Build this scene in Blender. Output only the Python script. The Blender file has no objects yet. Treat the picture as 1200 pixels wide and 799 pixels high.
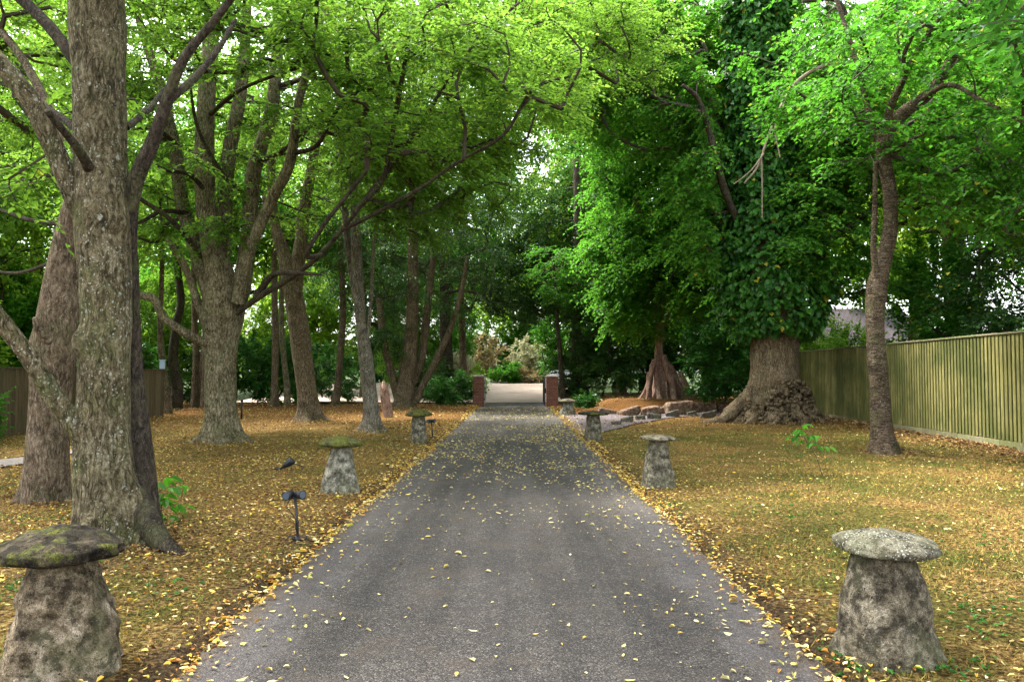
import bpy, math, random
import numpy as np
from mathutils import Vector, Matrix

# ------------------------------------------------------------------ camera, world, sun, exposure
S = bpy.context.scene
C = S.collection
F = 933.0
PITCH = math.atan(38.5 / F); YAW = 3.0 / F
cam_d = bpy.data.cameras.new("camera"); cam = bpy.data.objects.new("camera", cam_d); C.objects.link(cam)
cam.location = (0, 0, 1.6)
cam.rotation_euler = (math.pi / 2 + PITCH, 0, YAW)
cam_d.sensor_width = 36.0; cam_d.lens = 28.0; cam_d.clip_end = 2000; cam_d.clip_start = 0.05
S.camera = cam

SUN_EL, SUN_AZ = math.radians(60), math.radians(-58)      # azimuth from +Y towards +X
W = bpy.data.worlds.new("World"); S.world = W; W.use_nodes = True
wn, wl = W.node_tree.nodes, W.node_tree.links
wn.clear()
sky = wn.new("ShaderNodeTexSky"); sky.sky_type = 'NISHITA'; sky.sun_disc = False
sky.sun_elevation = SUN_EL; sky.sun_rotation = SUN_AZ; sky.air_density = 1.0; sky.dust_density = 3.0
hs = wn.new("ShaderNodeHueSaturation"); hs.inputs['Saturation'].default_value = 0.35
bg = wn.new("ShaderNodeBackground"); bg.inputs['Strength'].default_value = 0.13
wo = wn.new("ShaderNodeOutputWorld")
wl.new(sky.outputs[0], hs.inputs['Color']); wl.new(hs.outputs[0], bg.inputs[0]); wl.new(bg.outputs[0], wo.inputs[0])

sd = bpy.data.lights.new("sun", 'SUN'); sun = bpy.data.objects.new("sun", sd); C.objects.link(sun)
sd.energy = 1.5; sd.angle = math.radians(10); sd.color = (1.0, 0.95, 0.87)
sdir = Vector((math.sin(SUN_AZ) * math.cos(SUN_EL), math.cos(SUN_AZ) * math.cos(SUN_EL), math.sin(SUN_EL)))
sun.rotation_euler = sdir.to_track_quat('Z', 'Y').to_euler()

S.view_settings.view_transform = 'Standard'; S.view_settings.look = 'None'
S.view_settings.gamma = 1.0; S.view_settings.use_curve_mapping = False
S.view_settings.exposure = 3.25
S.render.engine = 'CYCLES'
cy = S.cycles
cy.max_bounces = 9; cy.diffuse_bounces = 8; cy.glossy_bounces = 2; cy.transmission_bounces = 4; cy.transparent_max_bounces = 4
cy.use_denoising = True; cy.denoising_prefilter = 'NONE'; cy.sample_clamp_indirect = 6.0
cy.caustics_reflective = False; cy.caustics_refractive = False
S.render.use_persistent_data = False

rng = np.random.default_rng(7)
random.seed(7)

# ------------------------------------------------------------------ maths helpers
_R = np.array(cam.rotation_euler.to_matrix())
CAM = np.array([0, 0, 1.6])

def P(px, py, d):
    """world point that stands d metres ahead of the camera and shows at (px, py) of a 1200 wide picture"""
    v = _R @ np.array([(px - 600) / F, (399.5 - py) / F, -1.0])
    return CAM + v * (d / v[1])

def sm(t):
    t = np.clip(t, 0, 1); return t * t * (3 - 2 * t)

def _hash(ix, iy, iz):
    n = (ix * 73856093) ^ (iy * 19349663) ^ (iz * 83492791)
    n = (n ^ (n >> 13)) * 1274126177
    n = n ^ (n >> 16)
    return (n & 0xFFFFFF) / float(0xFFFFFF)

def vnoise(p, seed=0):
    """value noise in -1..1 at points p (n,3)"""
    p = np.asarray(p, float) + seed * 17.31
    i = np.floor(p).astype(np.int64); f = p - i; f = f * f * (3 - 2 * f)
    r = 0
    for dx in (0, 1):
        for dy in (0, 1):
            for dz in (0, 1):
                w = (f[:, 0] if dx else 1 - f[:, 0]) * (f[:, 1] if dy else 1 - f[:, 1]) * (f[:, 2] if dz else 1 - f[:, 2])
                r = r + w * _hash(i[:, 0] + dx, i[:, 1] + dy, i[:, 2] + dz)
    return r * 2 - 1

def fbm(p, o=3, seed=0):
    r = 0; a = 1; s = 0
    for k in range(o):
        r = r + a * vnoise(np.asarray(p) * (2 ** k), seed + k); s += a; a *= 0.5
    return r / s

EDGE_L, EDGE_R = -1.77, 1.66

def edge_wob(y, seed):
    y = np.atleast_1d(y).astype(float)
    return 0.06 * vnoise(np.c_[y * 0.9, y * 0, y * 0], seed) + 0.04 * vnoise(np.c_[y * 4.1, y * 0, y * 0], seed + 3)

def hgt(x, y):
    x = np.atleast_1d(np.asarray(x, float)); y = np.atleast_1d(np.asarray(y, float))
    h = 0.85 * sm((y - 42) / 20)
    h = h + 0.42 * sm((x - 3.3) / 1.4) * sm((y - 31.6) / 2.0) * (1 - sm((x - 15) / 4)) * (1 - sm((y - 46) / 6))
    wob = np.where(x < 0, edge_wob(y, 1), edge_wob(y, 2))
    dl = (EDGE_L + wob) - x; dr = x - (EDGE_R + wob)
    out = np.maximum(dl, dr)                                     # distance outside the drive
    near = 1 - sm((y - 38) / 4)
    h = h + near * (-0.02 + 0.045 * sm(out / 0.12) + 0.03 * sm(out / 1.2))
    p = np.c_[x * 0.35, y * 0.35, x * 0]
    h = h + 0.06 * sm((out - 0.3) / 3) * vnoise(p, 5) + 0.02 * sm((out - 0.1) / 0.5) * vnoise(p * 4, 6)
    h = h - (1 - near) * 0.03
    return h

def hz(x, y):
    return float(hgt(x, y)[0])

def G(px, py):
    """ground point seen at (px, py)"""
    v = _R @ np.array([(px - 600) / F, (399.5 - py) / F, -1.0])
    t = 1.6 / -v[2]
    for _ in range(8):
        q = CAM + v * t; t = (1.6 - hz(q[0], q[1])) / -v[2]
    return CAM + v * t

def nrm(a):
    return a / np.maximum(np.linalg.norm(a, axis=-1, keepdims=True), 1e-9)

# ------------------------------------------------------------------ mesh helpers
def mesh_np(name, V, Fs, smooth=False):
    V = np.asarray(V, np.float32)
    if not isinstance(Fs, (list, tuple)): Fs = [Fs]
    Fs = [np.asarray(f, np.int32) for f in Fs if len(f)]
    me = bpy.data.meshes.new(name)
    me.vertices.add(len(V)); me.vertices.foreach_set('co', V.ravel())
    loops = np.concatenate([f.ravel() for f in Fs]); tot = np.concatenate([np.full(len(f), f.shape[1], np.int32) for f in Fs])
    st = np.concatenate([[0], np.cumsum(tot)[:-1]]).astype(np.int32)
    me.loops.add(len(loops)); me.loops.foreach_set('vertex_index', loops)
    me.polygons.add(len(tot)); me.polygons.foreach_set('loop_start', st); me.polygons.foreach_set('loop_total', tot)
    me.polygons.foreach_set('use_smooth', np.full(len(tot), smooth, bool))
    me.update(calc_edges=True)
    return me

def add(name, V, Fs, mat, parent=None, smooth=False, origin=None):
    V = np.asarray(V, float)
    if parent is not None:
        M = np.array(parent.matrix_basis.inverted())
        if parent.parent is not None: M = M @ np.array(parent.parent.matrix_basis.inverted())
        V = V @ M[:3, :3].T + M[:3, 3]
        o = bpy.data.objects.new(name, mesh_np(name, V, Fs, smooth)); C.objects.link(o); o.parent = parent
    else:
        if origin is None: origin = np.zeros(3)
        o = bpy.data.objects.new(name, mesh_np(name, V - origin, Fs, smooth)); C.objects.link(o); o.location = origin
    if mat: o.data.materials.append(mat)
    return o

def tag(o, label=None, cat=None, group=None, kind=None):
    if label: o['label'] = label
    if cat: o['category'] = cat
    if group: o['group'] = group
    if kind: o['kind'] = kind
    return o

def thing(name, loc, label, cat, group=None):
    o = bpy.data.objects.new(name, None); C.objects.link(o); o.location = loc; o.empty_display_size = 0.3
    return tag(o, label, cat, group)

def copy_tree(o, parent=None):
    c = o.copy(); C.objects.link(c)
    if parent: c.parent = parent
    for ch in o.children: copy_tree(ch, c)
    return c

class MB:
    """collects shapes in numpy and joins them"""
    def __init__(s): s.V = []; s.F = {}; s.n = 0
    def put(s, V, *Fs):
        V = np.asarray(V, float)
        for f in Fs:
            f = np.asarray(f, np.int64)
            if len(f): s.F.setdefault(f.shape[1], []).append(f + s.n)
        s.V.append(V); s.n += len(V)
    def box(s, c, size, rot=None, taper=1.0, bev=0.0):
        x, y, z = [q / 2 for q in size]
        if bev > 0:
            b = min(bev, x * .9, y * .9, z * .9)
            prof = [(-z, b), (-z + b, 0), (z - b, 0), (z, b)]
            V = []
            for zz, ins in prof:
                k = 1 + (taper - 1) * (zz + z) / (2 * z)
                X, Y = (x - ins) * k, (y - ins) * k
                X0, Y0 = (x - ins) * k, (y - ins) * k
                e = b * 0.6
                V += [(-X + e, -Y0, zz), (X - e, -Y0, zz), (X, -Y + e, zz), (X, Y - e, zz), (X - e, Y0, zz), (-X + e, Y0, zz), (-X, Y - e, zz), (-X, -Y + e, zz)]
            V = np.array(V); Q = []
            for r in range(3):
                for k in range(8): Q.append((r * 8 + k, r * 8 + (k + 1) % 8, (r + 1) * 8 + (k + 1) % 8, (r + 1) * 8 + k))
            O = [tuple(range(7, -1, -1)), tuple(range(24, 32))]
            if rot is not None: V = V @ np.asarray(rot).T
            s.put(V + np.asarray(c), Q, O); return
        t = taper
        V = np.array([(-x, -y, -z), (x, -y, -z), (x, y, -z), (-x, y, -z), (-x * t, -y * t, z), (x * t, -y * t, z), (x * t, y * t, z), (-x * t, y * t, z)])
        if rot is not None: V = V @ np.asarray(rot).T
        s.put(V + np.asarray(c), [(3, 2, 1, 0), (4, 5, 6, 7), (0, 1, 5, 4), (1, 2, 6, 5), (2, 3, 7, 6), (3, 0, 4, 7)])
    def tube(s, pts, rad, sides=8, cap=True, squash=None):
        V, Q = tube_np(np.asarray(pts, float), np.asarray(rad, float) * np.ones(len(pts)), sides)
        Fs = [Q]
        n = len(V)
        s.put(V, Q)
        if cap:
            s.F.setdefault(sides, []).append(np.array([list(range(sides))[::-1], list(range(n - sides, n))]) + s.n - n)
    def build(s, name, mat, parent=None, smooth=False, origin=None):
        return add(name, np.concatenate(s.V), [np.concatenate(v) for v in s.F.values()], mat, parent, smooth, origin)

def frames(pts, upright=False):
    T = nrm(np.gradient(pts, axis=0))
    if upright:
        w = (1 - sm((pts[:, 2] - pts[0, 2] - 0.7) / 1.3))[:, None]; T = nrm(T * (1 - w) + np.array([0, 0, 1.0]) * w)
    n = np.cross(T[0], [0, 1, 0.01]); n = n / max(np.linalg.norm(n), 1e-6)
    N = [n]
    for i in range(1, len(pts)):
        n = N[-1] - T[i] * np.dot(N[-1], T[i]); n = n / max(np.linalg.norm(n), 1e-6); N.append(n)
    N = np.array(N); B = np.cross(T, N)
    return T, N, B

def tube_np(pts, rad, sides):
    T, N, B = frames(pts)
    a = np.linspace(0, 2 * np.pi, sides, endpoint=False)
    V = pts[:, None] + rad[:, None, None] * (np.cos(a)[None, :, None] * N[:, None] + np.sin(a)[None, :, None] * B[:, None])
    return V.reshape(-1, 3), grid_faces(len(pts), sides, True)

def grid_faces(rows, cols, wrap):
    r = np.arange(rows - 1)[:, None]; c = np.arange(cols if wrap else cols - 1)[None, :]
    c2 = (c + 1) % cols
    return np.stack([r * cols + c, r * cols + c2, (r + 1) * cols + c2, (r + 1) * cols + c], -1).reshape(-1, 4)

def spline(pts, step):
    """Catmull-Rom resample; pts (n,k) with xyz first"""
    pts = np.asarray(pts, float)
    ext = np.vstack([2 * pts[0] - pts[1], pts, 2 * pts[-1] - pts[-2]])
    out = []
    for i in range(1, len(ext) - 2):
        L = np.linalg.norm(ext[i + 1][:3] - ext[i][:3]); m = max(1, int(round(L / step)))
        t = np.linspace(0, 1, m, endpoint=False)[:, None]
        a, b, c, d = ext[i - 1], ext[i], ext[i + 1], ext[i + 2]
        out.append(0.5 * ((2 * b) + (-a + c) * t + (2 * a - 5 * b + 4 * c - d) * t ** 2 + (-a + 3 * b - 3 * c + d) * t ** 3))
    out.append(ext[-2][None])
    return np.vstack(out)

# ------------------------------------------------------------------ materials
def new_mat(name):
    m = bpy.data.materials.new(name); m.use_nodes = True
    nt = m.node_tree; nt.nodes.clear()
    out = nt.nodes.new("ShaderNodeOutputMaterial")
    return m, nt, out

def nd(nt, typ, **kw):
    n = nt.nodes.new(typ)
    for k, v in kw.items():
        if k in n.inputs.keys(): n.inputs[k].default_value = v
        else: setattr(n, k, v)
    return n

def ramp(nt, stops, fac=None, interp='LINEAR'):
    r = nt.nodes.new("ShaderNodeValToRGB"); cr = r.color_ramp; cr.interpolation = interp
    while len(cr.elements) > 1: cr.elements.remove(cr.elements[-1])
    cr.elements[0].position = stops[0][0]; cr.elements[0].color = (*stops[0][1], 1)
    for p, c in stops[1:]:
        e = cr.elements.new(p); e.color = (*c, 1)
    if fac is not None: nt.links.new(fac, r.inputs[0])
    return r

def g3(v): return (v, v, v)

def mix(nt, fac, a, b, mode='MIX'):
    m = nt.nodes.new("ShaderNodeMixRGB"); m.blend_type = mode
    for i, v in ((0, fac), (1, a), (2, b)):
        if hasattr(v, 'links') or isinstance(v, bpy.types.NodeSocket): nt.links.new(v, m.inputs[i])
        elif i == 0: m.inputs[0].default_value = v
        else: m.inputs[i].default_value = (*v, 1)
    return m.outputs[0]

def noise(nt, co, scale, detail=3, rough=0.55, vec_scale=None):
    n = nt.nodes.new("ShaderNodeTexNoise"); n.inputs['Scale'].default_value = scale
    n.inputs['Detail'].default_value = detail; n.inputs['Roughness'].default_value = rough
    if vec_scale:
        mp = nt.nodes.new("ShaderNodeMapping"); mp.inputs['Scale'].default_value = vec_scale
        nt.links.new(co, mp.inputs[0]); co = mp.outputs[0]
    nt.links.new(co, n.inputs['Vector'])
    return n.outputs[0]

def coord(nt, kind='Object'):
    return nt.nodes.new("ShaderNodeTexCoord").outputs[kind]

def world_co(nt):
    return nt.nodes.new("ShaderNodeNewGeometry").outputs['Position']

def principled(nt, out, color, rough=0.8, bump=None, dist=0.01, spec=0.3, strength=1.0, metal=0.0):
    p = nt.nodes.new("ShaderNodeBsdfPrincipled")
    if isinstance(color, bpy.types.NodeSocket): nt.links.new(color, p.inputs['Base Color'])
    else: p.inputs['Base Color'].default_value = (*color, 1)
    if isinstance(rough, bpy.types.NodeSocket): nt.links.new(rough, p.inputs['Roughness'])
    else: p.inputs['Roughness'].default_value = rough
    p.inputs['Specular IOR Level'].default_value = spec
    p.inputs['Metallic'].default_value = metal
    if bump is not None:
        b = nt.nodes.new("ShaderNodeBump"); b.inputs['Distance'].default_value = dist; b.inputs['Strength'].default_value = strength
        nt.links.new(bump, b.inputs['Height']); nt.links.new(b.outputs[0], p.inputs['Normal'])
    nt.links.new(p.outputs[0], out.inputs[0])
    return p

def math_n(nt, op, a, b=None):
    m = nt.nodes.new("ShaderNodeMath"); m.operation = op
    for i, v in ((0, a), (1, b)):
        if v is None: continue
        if isinstance(v, bpy.types.NodeSocket): nt.links.new(v, m.inputs[i])
        else: m.inputs[i].default_value = v
    return m.outputs[0]

def plain(name, color, rough=0.6, metal=0.0, nscale=None, amt=0.25):
    m, nt, out = new_mat(name)
    col = color
    b = None
    if nscale:
        n = noise(nt, coord(nt), nscale, 4)
        r = ramp(nt, [(0.3, tuple(c * (1 - amt) for c in color)), (0.7, tuple(min(1, c * (1 + amt)) for c in color))], n)
        col = r.outputs[0]; b = n
    principled(nt, out, col, rough, b, 0.002, metal=metal)
    return m

def leaf_mat(name, cols, trans, tmix=0.42, rough=0.5, clump=0.5, spec=0.16, turned=0.012):
    m, nt, out = new_mat(name)
    geo = nt.nodes.new("ShaderNodeNewGeometry")
    n = noise(nt, geo.outputs['Position'], clump, 3)
    fac = math_n(nt, 'ADD', math_n(nt, 'MULTIPLY', geo.outputs['Random Per Island'], 0.55), math_n(nt, 'MULTIPLY', n, 0.45))
    k = len(cols) - 1
    st = [(0.15 + 0.7 * i / k, c) for i, c in enumerate(cols)]
    col = ramp(nt, st, fac).outputs[0]
    if turned > 0:
        r1 = math_n(nt, 'FRACT', math_n(nt, 'MULTIPLY', geo.outputs['Random Per Island'], 37.7))
        col = mix(nt, math_n(nt, 'GREATER_THAN', r1, 1.0 - turned), col, (0.34, 0.30, 0.03))
    p = nt.nodes.new("ShaderNodeBsdfPrincipled"); nt.links.new(col, p.inputs['Base Color'])
    p.inputs['Roughness'].default_value = rough; p.inputs['Specular IOR Level'].default_value = spec
    t = nt.nodes.new("ShaderNodeBsdfTranslucent")
    nt.links.new(mix(nt, 0.6, col, trans, 'MIX'), t.inputs[0])
    mx = nt.nodes.new("ShaderNodeMixShader"); mx.inputs[0].default_value = tmix
    nt.links.new(p.outputs[0], mx.inputs[1]); nt.links.new(t.outputs[0], mx.inputs[2]); nt.links.new(mx.outputs[0], out.inputs[0])
    return m

LEAF_BRIGHT = leaf_mat("leaf_bright_green", [(0.028, 0.10, 0.010), (0.07, 0.195, 0.018), (0.155, 0.275, 0.034)], (0.26, 0.46, 0.045), 0.58)
LEAF_FRESH = leaf_mat("leaf_fresh_green", [(0.018, 0.08, 0.008), (0.045, 0.16, 0.014), (0.105, 0.245, 0.022)], (0.15, 0.43, 0.028), 0.52)
LEAF_MID = leaf_mat("leaf_mid_green", [(0.012, 0.06, 0.005), (0.030, 0.125, 0.006), (0.08, 0.215, 0.02)], (0.12, 0.39, 0.024), 0.5)
LEAF_YEL = leaf_mat("leaf_yellow_green", [(0.05, 0.14, 0.005), (0.11, 0.25, 0.008), (0.21, 0.34, 0.035)], (0.34, 0.56, 0.05), 0.58)
LEAF_DARK = leaf_mat("leaf_dark_green", [(0.014, 0.045, 0.012), (0.028, 0.08, 0.016), (0.055, 0.13, 0.022)], (0.07, 0.19, 0.02), 0.3, 0.35)
LEAF_LAUREL = leaf_mat("leaf_laurel", [(0.012, 0.055, 0.012), (0.025, 0.11, 0.016), (0.055, 0.18, 0.02)], (0.07, 0.24, 0.02), 0.3, 0.3)
LEAF_IVY = leaf_mat("leaf_ivy", [(0.012, 0.05, 0.010), (0.03, 0.11, 0.014), (0.065, 0.19, 0.02)], (0.09, 0.28, 0.02), 0.32, 0.35, 1.2)
LEAF_CREAM = leaf_mat("leaf_cream", [(0.24, 0.24, 0.12), (0.42, 0.42, 0.24), (0.52, 0.54, 0.36)], (0.4, 0.38, 0.2), 0.25, 0.6, 1.5)
LEAF_RUST = leaf_mat("leaf_rust", [(0.14, 0.12, 0.05), (0.30, 0.25, 0.12), (0.44, 0.38, 0.22)], (0.3, 0.2, 0.05), 0.25, 0.6, 1.5)
LEAF_SILVER = leaf_mat("leaf_silver", [(0.16, 0.21, 0.13), (0.30, 0.36, 0.25), (0.45, 0.49, 0.38)], (0.3, 0.36, 0.2), 0.25, 0.6, 1.5)

def bark_mat(name, c1, c2, c3, lichen=0.5, moss=0.4, vs=9.0, warm=None, rings=False):
    m, nt, out = new_mat(name)
    co = coord(nt)
    # stretched fissures
    sc = (1, 1, 0.16) if not rings else (0.35, 0.35, 2.2)
    wv = noise(nt, co, 2.2, 3)
    add_ = nt.nodes.new("ShaderNodeVectorMath"); add_.operation = 'ADD'
    sub = nt.nodes.new("ShaderNodeVectorMath"); sub.operation = 'SCALE'; sub.inputs['Scale'].default_value = 0.12
    nw = nt.nodes.new("ShaderNodeTexNoise"); nw.inputs['Scale'].default_value = 5; nt.links.new(co, nw.inputs['Vector'])
    nt.links.new(nw.outputs['Color'], sub.inputs[0]); nt.links.new(co, add_.inputs[0]); nt.links.new(sub.outputs[0], add_.inputs[1])
    co2 = add_.outputs[0]
    mp = nt.nodes.new("ShaderNodeMapping"); mp.inputs['Scale'].default_value = sc; nt.links.new(co2, mp.inputs[0])
    vo = nt.nodes.new("ShaderNodeTexVoronoi"); vo.feature = 'DISTANCE_TO_EDGE'; vo.inputs['Scale'].default_value = vs * 3.0
    nt.links.new(mp.outputs[0], vo.inputs['Vector'])
    fis = ramp(nt, [(0.0, g3(0)), (0.16, g3(1))], vo.outputs['Distance']).outputs[0]
    fsel = ramp(nt, [(0.42, g3(0)), (0.6, g3(1))], noise(nt, co, 3.7, 3)).outputs[0]
    nf = noise(nt, co2, vs * 3.0, 7, 0.72, sc)
    fl = noise(nt, co2, 30, 6, 0.75, (1, 1, 0.55 if not rings else 1.6))
    fine = noise(nt, co, 95, 4, 0.7)
    big = noise(nt, co, 1.6, 5, 0.65)
    hgt_ = math_n(nt, 'ADD', math_n(nt, 'MULTIPLY', nf, 0.5), math_n(nt, 'MULTIPLY', fl, 0.5))
    col = ramp(nt, [(0.36, tuple(c * 0.30 for c in c1)), (0.44, c1), (0.52, c2), (0.62, c3)], hgt_).outputs[0]
    col = mix(nt, ramp(nt, [(0.35, g3(0)), (0.65, g3(0.8))], big).outputs[0], col, mix(nt, 1.0, col, warm or (0.75, 0.70, 0.62), 'MULTIPLY'))
    col = mix(nt, 0.55, col, mix(nt, 1.0, col, ramp(nt, [(0.32, g3(0.25)), (0.68, g3(1.7))], fine).outputs[0], 'MULTIPLY'))
    dk = math_n(nt, 'MULTIPLY', math_n(nt, 'SUBTRACT', 1.0, fis), math_n(nt, 'MULTIPLY', fsel, 0.8))
    col = mix(nt, dk, col, tuple(c * 0.25 for c in c1))
    # moss / algae in broad patches
    mo = ramp(nt, [(0.5, g3(0)), (0.62, g3(1))], noise(nt, co, 2.7, 6, 0.7)).outputs[0]
    col = mix(nt, math_n(nt, 'MULTIPLY', mo, moss), col, ramp(nt, [(0.35, (0.035, 0.042, 0.012)), (0.65, (0.15, 0.165, 0.055))], fl).outputs[0])
    # pale lichen: small irregular flecks and a few larger rosettes
    def flecks(scale, thr, seedv):
        lv = nt.nodes.new("ShaderNodeTexVoronoi"); lv.inputs['Scale'].default_value = scale
        mp_ = nt.nodes.new("ShaderNodeMapping"); mp_.inputs['Location'].default_value = (seedv, seedv * 2, 0); mp_.inputs['Scale'].default_value = (1, 1, 0.7)
        nt.links.new(co2, mp_.inputs[0]); nt.links.new(mp_.outputs[0], lv.inputs['Vector'])
        sc_ = nt.nodes.new("ShaderNodeSeparateColor"); nt.links.new(lv.outputs['Color'], sc_.inputs[0])
        rad = math_n(nt, 'MULTIPLY', math_n(nt, 'POWER', sc_.outputs[0], 3.0), thr)
        d2 = math_n(nt, 'ADD', lv.outputs['Distance'], math_n(nt, 'MULTIPLY', math_n(nt, 'SUBTRACT', noise(nt, co, scale * 3, 6, 0.75), 0.5), 0.9))
        return math_n(nt, 'LESS_THAN', d2, rad)
    lm = ramp(nt, [(0.44, g3(0)), (0.52, g3(1))], noise(nt, co, 2.3, 4, 0.6)).outputs[0]
    l = math_n(nt, 'MAXIMUM', flecks(19, 0.08 + 0.30 * lichen, 0.0), flecks(55, 0.16 + 0.40 * lichen, 3.0))
    col = mix(nt, math_n(nt, 'MULTIPLY', math_n(nt, 'MULTIPLY', l, lm), min(0.85, lichen + .1)), col, ramp(nt, [(0.35, (0.20, 0.21, 0.15)), (0.65, (0.46, 0.46, 0.38))], fine).outputs[0])
    h = math_n(nt, 'ADD', math_n(nt, 'MULTIPLY', hgt_, 1.6), math_n(nt, 'ADD', math_n(nt, 'MULTIPLY', dk, -0.4), math_n(nt, 'MULTIPLY', fine, 0.22)))
    principled(nt, out, col, 0.92, h, 0.045, 0.12)
    return m

BARK_GREY = bark_mat("bark_grey_brown", (0.055, 0.045, 0.022), (0.15, 0.125, 0.07), (0.32, 0.275, 0.18), 0.75, 0.5)
BARK_OLIVE = bark_mat("bark_olive", (0.085, 0.07, 0.036), (0.21, 0.18, 0.11), (0.40, 0.36, 0.25), 0.5, 0.35)
BARK_LICHEN = bark_mat("bark_pale_lichen", (0.10, 0.085, 0.065), (0.20, 0.175, 0.13), (0.34, 0.31, 0.26), 1.0, 0.35)
BARK_TAN = bark_mat("bark_warm_tan", (0.10, 0.072, 0.04), (0.21, 0.158, 0.095), (0.38, 0.30, 0.20), 0.15, 0.2)
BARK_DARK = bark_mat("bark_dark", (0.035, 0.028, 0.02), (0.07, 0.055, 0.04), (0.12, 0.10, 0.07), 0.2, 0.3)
BARK_BROWN = bark_mat("bark_brown", (0.075, 0.054, 0.033), (0.17, 0.128, 0.084), (0.33, 0.265, 0.19), 0.4, 0.25)
BARK_CHERRY = bark_mat("bark_banded", (0.05, 0.036, 0.023), (0.125, 0.09, 0.058), (0.30, 0.24, 0.17), 0.5, 0.3, 6.0, rings=True)
BARK_PINK = bark_mat("bark_pinkish", (0.24, 0.135, 0.10), (0.44, 0.29, 0.23), (0.60, 0.46, 0.38), 0.15, 0.1, 6.0)
TWIG = plain("twig_bark", (0.045, 0.035, 0.022), 0.85, nscale=8)
TWIG_PALE = plain("twig_pale", (0.16, 0.12, 0.08), 0.85, nscale=8)

# ------------------------------------------------------------------ leaves
def leaves_geo(pos, dirn, up, L, Wd, hexa=False, curl=0.0):
    n = len(pos); L = L * np.ones(n); Wd = Wd * np.ones(n)
    side = nrm(np.cross(dirn, up)); nor = np.cross(side, dirn)
    L_, W_ = L[:, None], Wd[:, None]
    if not hexa:
        fold = 0.18
        V = np.stack([pos, pos + dirn * L_ * 0.42 + side * W_ * 0.5 + nor * W_ * fold,
                      pos + dirn * L_ - nor * W_ * curl, pos + dirn * L_ * 0.42 - side * W_ * 0.5 + nor * W_ * fold], 1)
        return V.reshape(-1, 3), np.arange(n * 4).reshape(n, 4)
    fold = 0.16
    V = np.stack([pos,
                  pos + dirn * L_ * 0.22 + side * W_ * 0.42 + nor * W_ * fold,
                  pos + dirn * L_ * 0.62 + side * W_ * 0.42 + nor * W_ * (fold - curl * .5),
                  pos + dirn * L_ * 1.0 - nor * W_ * curl,
                  pos + dirn * L_ * 0.62 - side * W_ * 0.42 + nor * W_ * (fold - curl * .5),
                  pos + dirn * L_ * 0.22 - side * W_ * 0.42 + nor * W_ * fold], 1)
    b = np.arange(n)[:, None] * 6
    Q = np.concatenate([b + np.array([[0, 3, 2, 1]]), b + np.array([[0, 5, 4, 3]])])
    return V.reshape(-1, 3), Q

def sprays(cl, outd, ntw=9, nlf=12, tl=0.75, leafL=0.085, leafW=0.06, fan=80, droop=0.25, flat=0.35, hexa=False, back=0.5, zj=0.2, r=rng):
    """cl (m,3) clump centres, outd (m,3) outward directions -> twig arrays and leaf geometry"""
    m = len(cl)
    o = np.repeat(cl, ntw, 0); d = np.repeat(outd, ntw, 0)
    k = len(o)
    a = np.radians(r.uniform(-fan, fan, k)); ca, sa = np.cos(a), np.sin(a)
    dx = d[:, 0] * ca - d[:, 1] * sa; dy = d[:, 0] * sa + d[:, 1] * ca
    u = nrm(np.c_[dx, dy, d[:, 2] * 0.5 + r.normal(0, zj, k)])
    L = tl * r.uniform(0.55, 1.15, k)
    s = o - d * (r.uniform(0, back, k)[:, None]) + r.normal(0, 0.06 * tl, (k, 3))
    mid = s + u * (L * 0.5)[:, None]; end = s + u * L[:, None]; end[:, 2] -= droop * L; mid[:, 2] -= droop * L * 0.25
    tn = nlf
    t = (np.arange(tn)[None, :] + r.uniform(-0.3, 0.3, (k, tn)) + 0.8) / tn
    t = np.clip(t, 0.08, 1.0)
    pos = s[:, None] + u[:, None] * (L[:, None] * t)[..., None]; pos[..., 2] -= droop * L[:, None] * t ** 2
    sd_ = np.where(np.arange(tn)[None, :] % 2 == 0, 1.0, -1.0) * np.ones((k, 1))
    hs_ = nrm(np.cross(u, [0, 0, 1.0]))
    ld = u[:, None] * 0.75 + hs_[:, None] * sd_[..., None] * 0.85 + r.normal(0, 0.28, (k, tn, 3)); ld[..., 2] -= 0.28 + 0.3 * droop
    up = np.array([0, 0, 1.0]) + r.normal(0, flat, (k, tn, 3))
    pos = pos.reshape(-1, 3); ld = nrm(ld.reshape(-1, 3)); up = nrm(up.reshape(-1, 3))
    sc = r.uniform(0.65, 1.2, len(pos))
    pos = pos + r.normal(0, 0.02 * tl, pos.shape)
    V, Q = leaves_geo(pos, ld, up, leafL * sc, leafW * sc, hexa, 0.15)
    return (s, mid, end), V, Q

def twig_geo(s, m, e, r0=0.006):
    """three sided little twigs"""
    k = len(s); d = nrm(e - s); a = nrm(np.cross(d, [0.3, 0.2, 1.0])); b = np.cross(d, a)
    V = []
    for c, rr in ((s, r0), (m, r0 * 0.7), (e, r0 * 0.25)):
        for t in (0, 2.094, 4.189):
            V.append(c + rr * (math.cos(t) * a + math.sin(t) * b))
    V = np.stack(V, 1).reshape(-1, 3)
    base = np.arange(k)[:, None] * 9
    Q = []
    for rr in (0, 3):
        for t in range(3):
            Q.append(base + np.array([[rr + t, rr + (t + 1) % 3, rr + 3 + (t + 1) % 3, rr + 3 + t]]))
    return V, np.concatenate(Q)

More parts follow.
